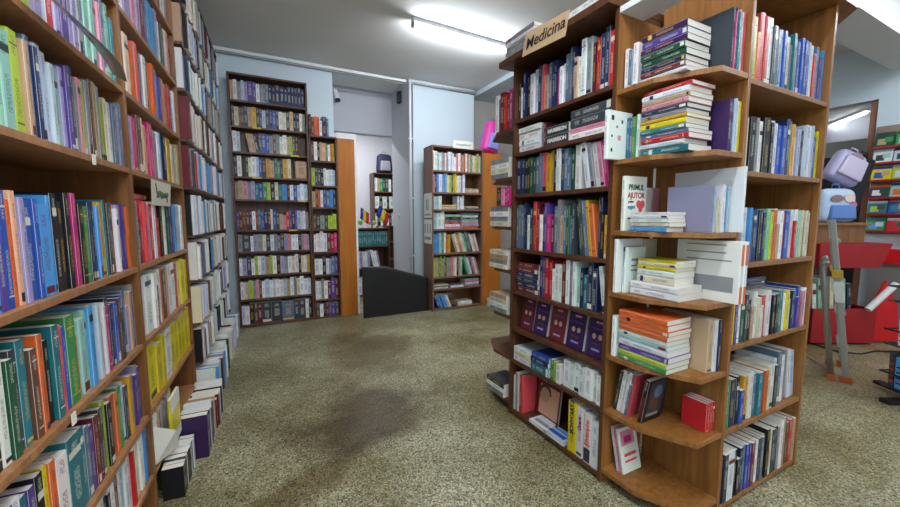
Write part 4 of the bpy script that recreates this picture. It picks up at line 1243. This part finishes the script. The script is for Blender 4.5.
def book_geometry(b, full=True):
    """Vertices, faces and per-face colours, uv of the cover."""
    t, d, h = b['t'], b['d'], b['h']
    rgb, ink = b['rgb'], b['ink']
    V, Fc, C, UVs = [], [], [], []
    no = (-1.0, -1.0)

    def face(pts, col, uv=None):
        o = len(V)
        V.extend(pts)
        Fc.append(tuple(range(o, o + len(pts))))
        C.append(col)
        UVs.append(uv or [no] * len(pts))

    if full:
        c = min(0.0014, t * 0.14)
        e = min(0.004, t * 0.25)
        out = [(0, d), (0, e), (e, 0), (t - e, 0), (t, e), (t, d)]
        inn = [(c, d), (c, e + c * 0.5), (e + c * 0.4, c), (t - e - c * 0.4, c), (t - c, e + c * 0.5), (t - c, d)]
        for i in range(5):
            (ax, ay), (bx, by) = out[i], out[i + 1]
            uv = None
            if i == 2:
                uv = [(0, 0), (1, 0), (1, 1), (0, 1)]
            face([(ax, ay, 0), (bx, by, 0), (bx, by, h), (ax, ay, h)], rgb, uv)
            (cx, cy), (dx, dy) = inn[i], inn[i + 1]
            face([(dx, dy, 0), (cx, cy, 0), (cx, cy, h), (dx, dy, h)], rgb)
            face([(ax, ay, h), (bx, by, h), (dx, dy, h), (cx, cy, h)], rgb)
            face([(bx, by, 0), (ax, ay, 0), (cx, cy, 0), (dx, dy, 0)], rgb)
        face([(0, d, 0), (0, d, h), (c, d, h), (c, d, 0)], rgb)
        face([(t, d, 0), (t - c, d, 0), (t - c, d, h), (t, d, h)], rgb)
        # bands and label patches printed on the spine
        f = -0.0003
        if not b['decor'] and not b['text']:
            if b['band'] < 0.3:
                z0, z1 = h * 0.03, h * (0.06 + 0.12 * b['band2'])
                face([(e, f, z0), (t - e, f, z0), (t - e, f, z1), (e, f, z1)], ink)
            elif b['band'] < 0.5:
                z0 = h * (0.72 + 0.1 * b['band2'])
                z1 = z0 + h * 0.08
                face([(e, f, z0), (t - e, f, z0), (t - e, f, z1), (e, f, z1)], ink)
            elif b['band'] < 0.62:
                for z0 in (0.1, 0.86):
                    face([(e, f, h * z0), (t - e, f, h * z0), (t - e, f, h * (z0 + 0.015)), (e, f, h * (z0 + 0.015))], ink)
            elif b['band'] < 0.7:
                z0, z1 = h * 0.02, h * 0.1
                w = lin('d8d6cd')
                face([(t * 0.2, f, z0), (t * 0.8, f, z0), (t * 0.8, f, z1), (t * 0.2, f, z1)], w)
        for q in b['decor']:
            k, a0, b0, a1, b1, cc = q
            col = lin(PAL[cc][1])
            idx = b['decor'].index(q) + 1
            if k == 's':
                face([(e, f, h * b0), (t - e, f, h * b0), (t - e, f, h * b1), (e, f, h * b1)], col)
            elif k == 'x':
                X = t + 0.0002 * idx
                face([(X, a0, b0), (X, a1, b0), (X, a1, b1), (X, a0, b1)], col)
            elif k == 'n':
                X = -0.0002 * idx
                face([(X, a1, b0), (X, a0, b0), (X, a0, b1), (X, a1, b1)], col)
            elif k == 'o':
                X = t + 0.0002 * idx
                face([(X, a0 + a1 * math.cos(w * math.pi / 6), b0 + a1 * 1.15 * math.sin(w * math.pi / 6)) for w in range(12)], col)
    else:
        pg = lin('e4e0d4')
        face([(0, 0, 0), (t, 0, 0), (t, 0, h), (0, 0, h)], rgb, [(0, 0), (1, 0), (1, 1), (0, 1)])
        face([(t, 0, 0), (t, d, 0), (t, d, h), (t, 0, h)], rgb)
        face([(0, d, 0), (0, 0, 0), (0, 0, h), (0, d, h)], rgb)
        face([(0, 0, h), (t, 0, h), (t, d, h), (0, d, h)], pg)
        face([(0, d, 0), (t, d, 0), (t, 0, 0), (0, 0, 0)], pg)
        face([(t, d, 0), (0, d, 0), (0, d, h), (t, d, h)], pg)
    return V, Fc, C, UVs


def attributes(me, C, INK, UVs):
    ca = me.color_attributes.new('Col', 'FLOAT_COLOR', 'CORNER')
    ia = me.color_attributes.new('Ink', 'FLOAT_COLOR', 'CORNER')
    uv = me.uv_layers.new(name='UVMap')
    cs, ik, us = [], [], []
    for p in me.polygons:
        i = p.index
        for k in range(len(p.vertices)):
            cs += [*C[i], 1.0]
            ik += INK[i]
            us += UVs[i][k]
    ca.data.foreach_set('color', cs)
    ia.data.foreach_set('color', ik)
    uv.data.foreach_set('uv', us)


def size_word(b):
    if b['mode'] in ('lie', 'flat'):
        return 'thick' if b['t'] > 0.03 else 'thin' if b['t'] < 0.016 else ''
    return 'thick' if b['t'] > 0.034 else 'slim' if b['t'] < 0.0145 else 'short' if b['h'] < 0.17 else ''


for b in BOOKS:
    b['area'] = vis_area(b)
rows = {}
for b in BOOKS:
    rows.setdefault(b['where'], []).append(b)
for w, bs in rows.items():
    bs.sort(key=lambda q: q['n'])
    for i, b in enumerate(bs):
        b['i'] = i
        b['prev'] = bs[i - 1]['c'] if i else None
        b['next'] = bs[i + 1]['c'] if i + 1 < len(bs) else None
LIMIT = 306
rank = sorted(BOOKS, key=lambda q: -(q['area'] + (1e6 if (q['decor'] or q['text'] or q['label'] or q['keep']) else 0)))
single = rank[:LIMIT]
rest = [b for b in rank[LIMIT:] if b['area'] > 0.5]


def label_of(b):
    if b['label']:
        return b['label']
    sw = size_word(b)
    o = ordinal(b['i'])
    if b['mode'] in ('lie', 'flat'):
        nx = b['prev'] or b['next']
        w = b['where']
        txt = '%s %s book lying flat, %s from the top, %s' % (sw, b['c'], o, w)
    else:
        nx = b['prev'] or b['next']
        txt = '%s %s book%s, %s on %s' % (sw, b['c'], (' beside a %s one' % nx) if nx else '', o, b['where'])
    txt = ' '.join(txt.split())
    if len(txt.split()) > 16:
        txt = ' '.join(('%s %s book, %s %s, %s' % (sw, b['c'], o, 'from the top' if b['mode'] in ('lie', 'flat') else 'along', b['where'])).split())
    if len(txt.split()) > 16:
        txt = ' '.join(('%s book, %s on %s' % (b['c'], o, b['where'])).split())
    return txt


seen_labels = {}
for b in single:
    V, Fc, C, UVs = book_geometry(b)
    me = bpy.data.meshes.new('book')
    me.from_pydata(V, [], Fc)
    me.materials.append(COVER)
    attributes(me, C, [[*b['ink'], b['seed']]] * len(Fc), UVs)
    o = bpy.data.objects.new('book', me)
    COL.objects.link(o)
    o.matrix_world = b['M']
    tag(o, label_of(b), 'book', 'books on ' + b['where'] if not b['where'].startswith('on ') else 'books ' + b['where'])
    t, d, h = b['t'], b['d'], b['h']
    c = min(0.0014, t * 0.14) + 0.0001
    ov = 0.003 if b['hard'] else 0.0008
    MB().box(c, c + 0.0005, ov, t - c, d - ov, h - ov).build('page_block', PAGES, o)
    if b['text'] and b['mode'] == 'lie':
        body, sz = b['text']
        Mx = Matrix(((0, 1, 0, t / 2), (0, 0, -1, -0.0006), (-1, 0, 0, h / 2), (0, 0, 0, 1)))
        text_mesh('spine_title', body, sz, Mx, PAPER, o, offset=0.0006)
    elif b['text'] and b['mode'] == 'up':
        body, sz, ic, zf = b['text']
        Mx = Matrix(((0, -1, 0, t / 2), (0, 0, -1, -0.0008), (1, 0, 0, h * zf), (0, 0, 0, 1)))
        text_mesh('spine_title', body, sz, Mx, plain('spine_ink', PAL[ic][1], 0.6), o, offset=0.0008)
    elif b['text']:
        green = plain('title_green', '2f4a44', 0.6)
        redt = plain('title_red', 'b0323a', 0.6)
        blue_t = plain('title_blue', '3f7fa8', 0.6)
        for body, sz, zz, yy, mt_ in ((b['text'][0], 0.034, 0.184, 0.066, green), (b['text'][1], 0.034, 0.15, 0.066, redt), ('pentru', 0.014, 0.124, 0.036, green), (b['text'][2], 0.024, 0.102, 0.04, blue_t)):
            Mx = Matrix(((0, 0, 1, t + 0.0008), (0.82, 0, 0, yy), (0, 1, 0, zz), (0, 0, 0, 1)))
            text_mesh('cover_title', body, sz, Mx, mt_, o, offset=0.0006)

V, Fc, C, I, U = [], [], [], [], []
for b in rest:
    v, f, c, u = book_geometry(b, False)
    o = len(V)
    V += [tuple(b['M'] @ Vector(p)) for p in v]
    Fc += [tuple(i + o for i in q) for q in f]
    C += c
    U += u
    I += [[*b['ink'], b['seed']]] * len(f)
me = bpy.data.meshes.new('shelved_books')
me.from_pydata(V, [], Fc)
me.materials.append(COVER)
attributes(me, C, I, U)
o = bpy.data.objects.new('shelved_books', me)
COL.objects.link(o)
tag(o, 'smaller and more distant books filling the remaining shelves around the shop', 'books', None, 'stuff')
print('BOOKS', len(BOOKS), 'single', len(single), 'rest', len(rest), 'min area', single[-1]['area'])
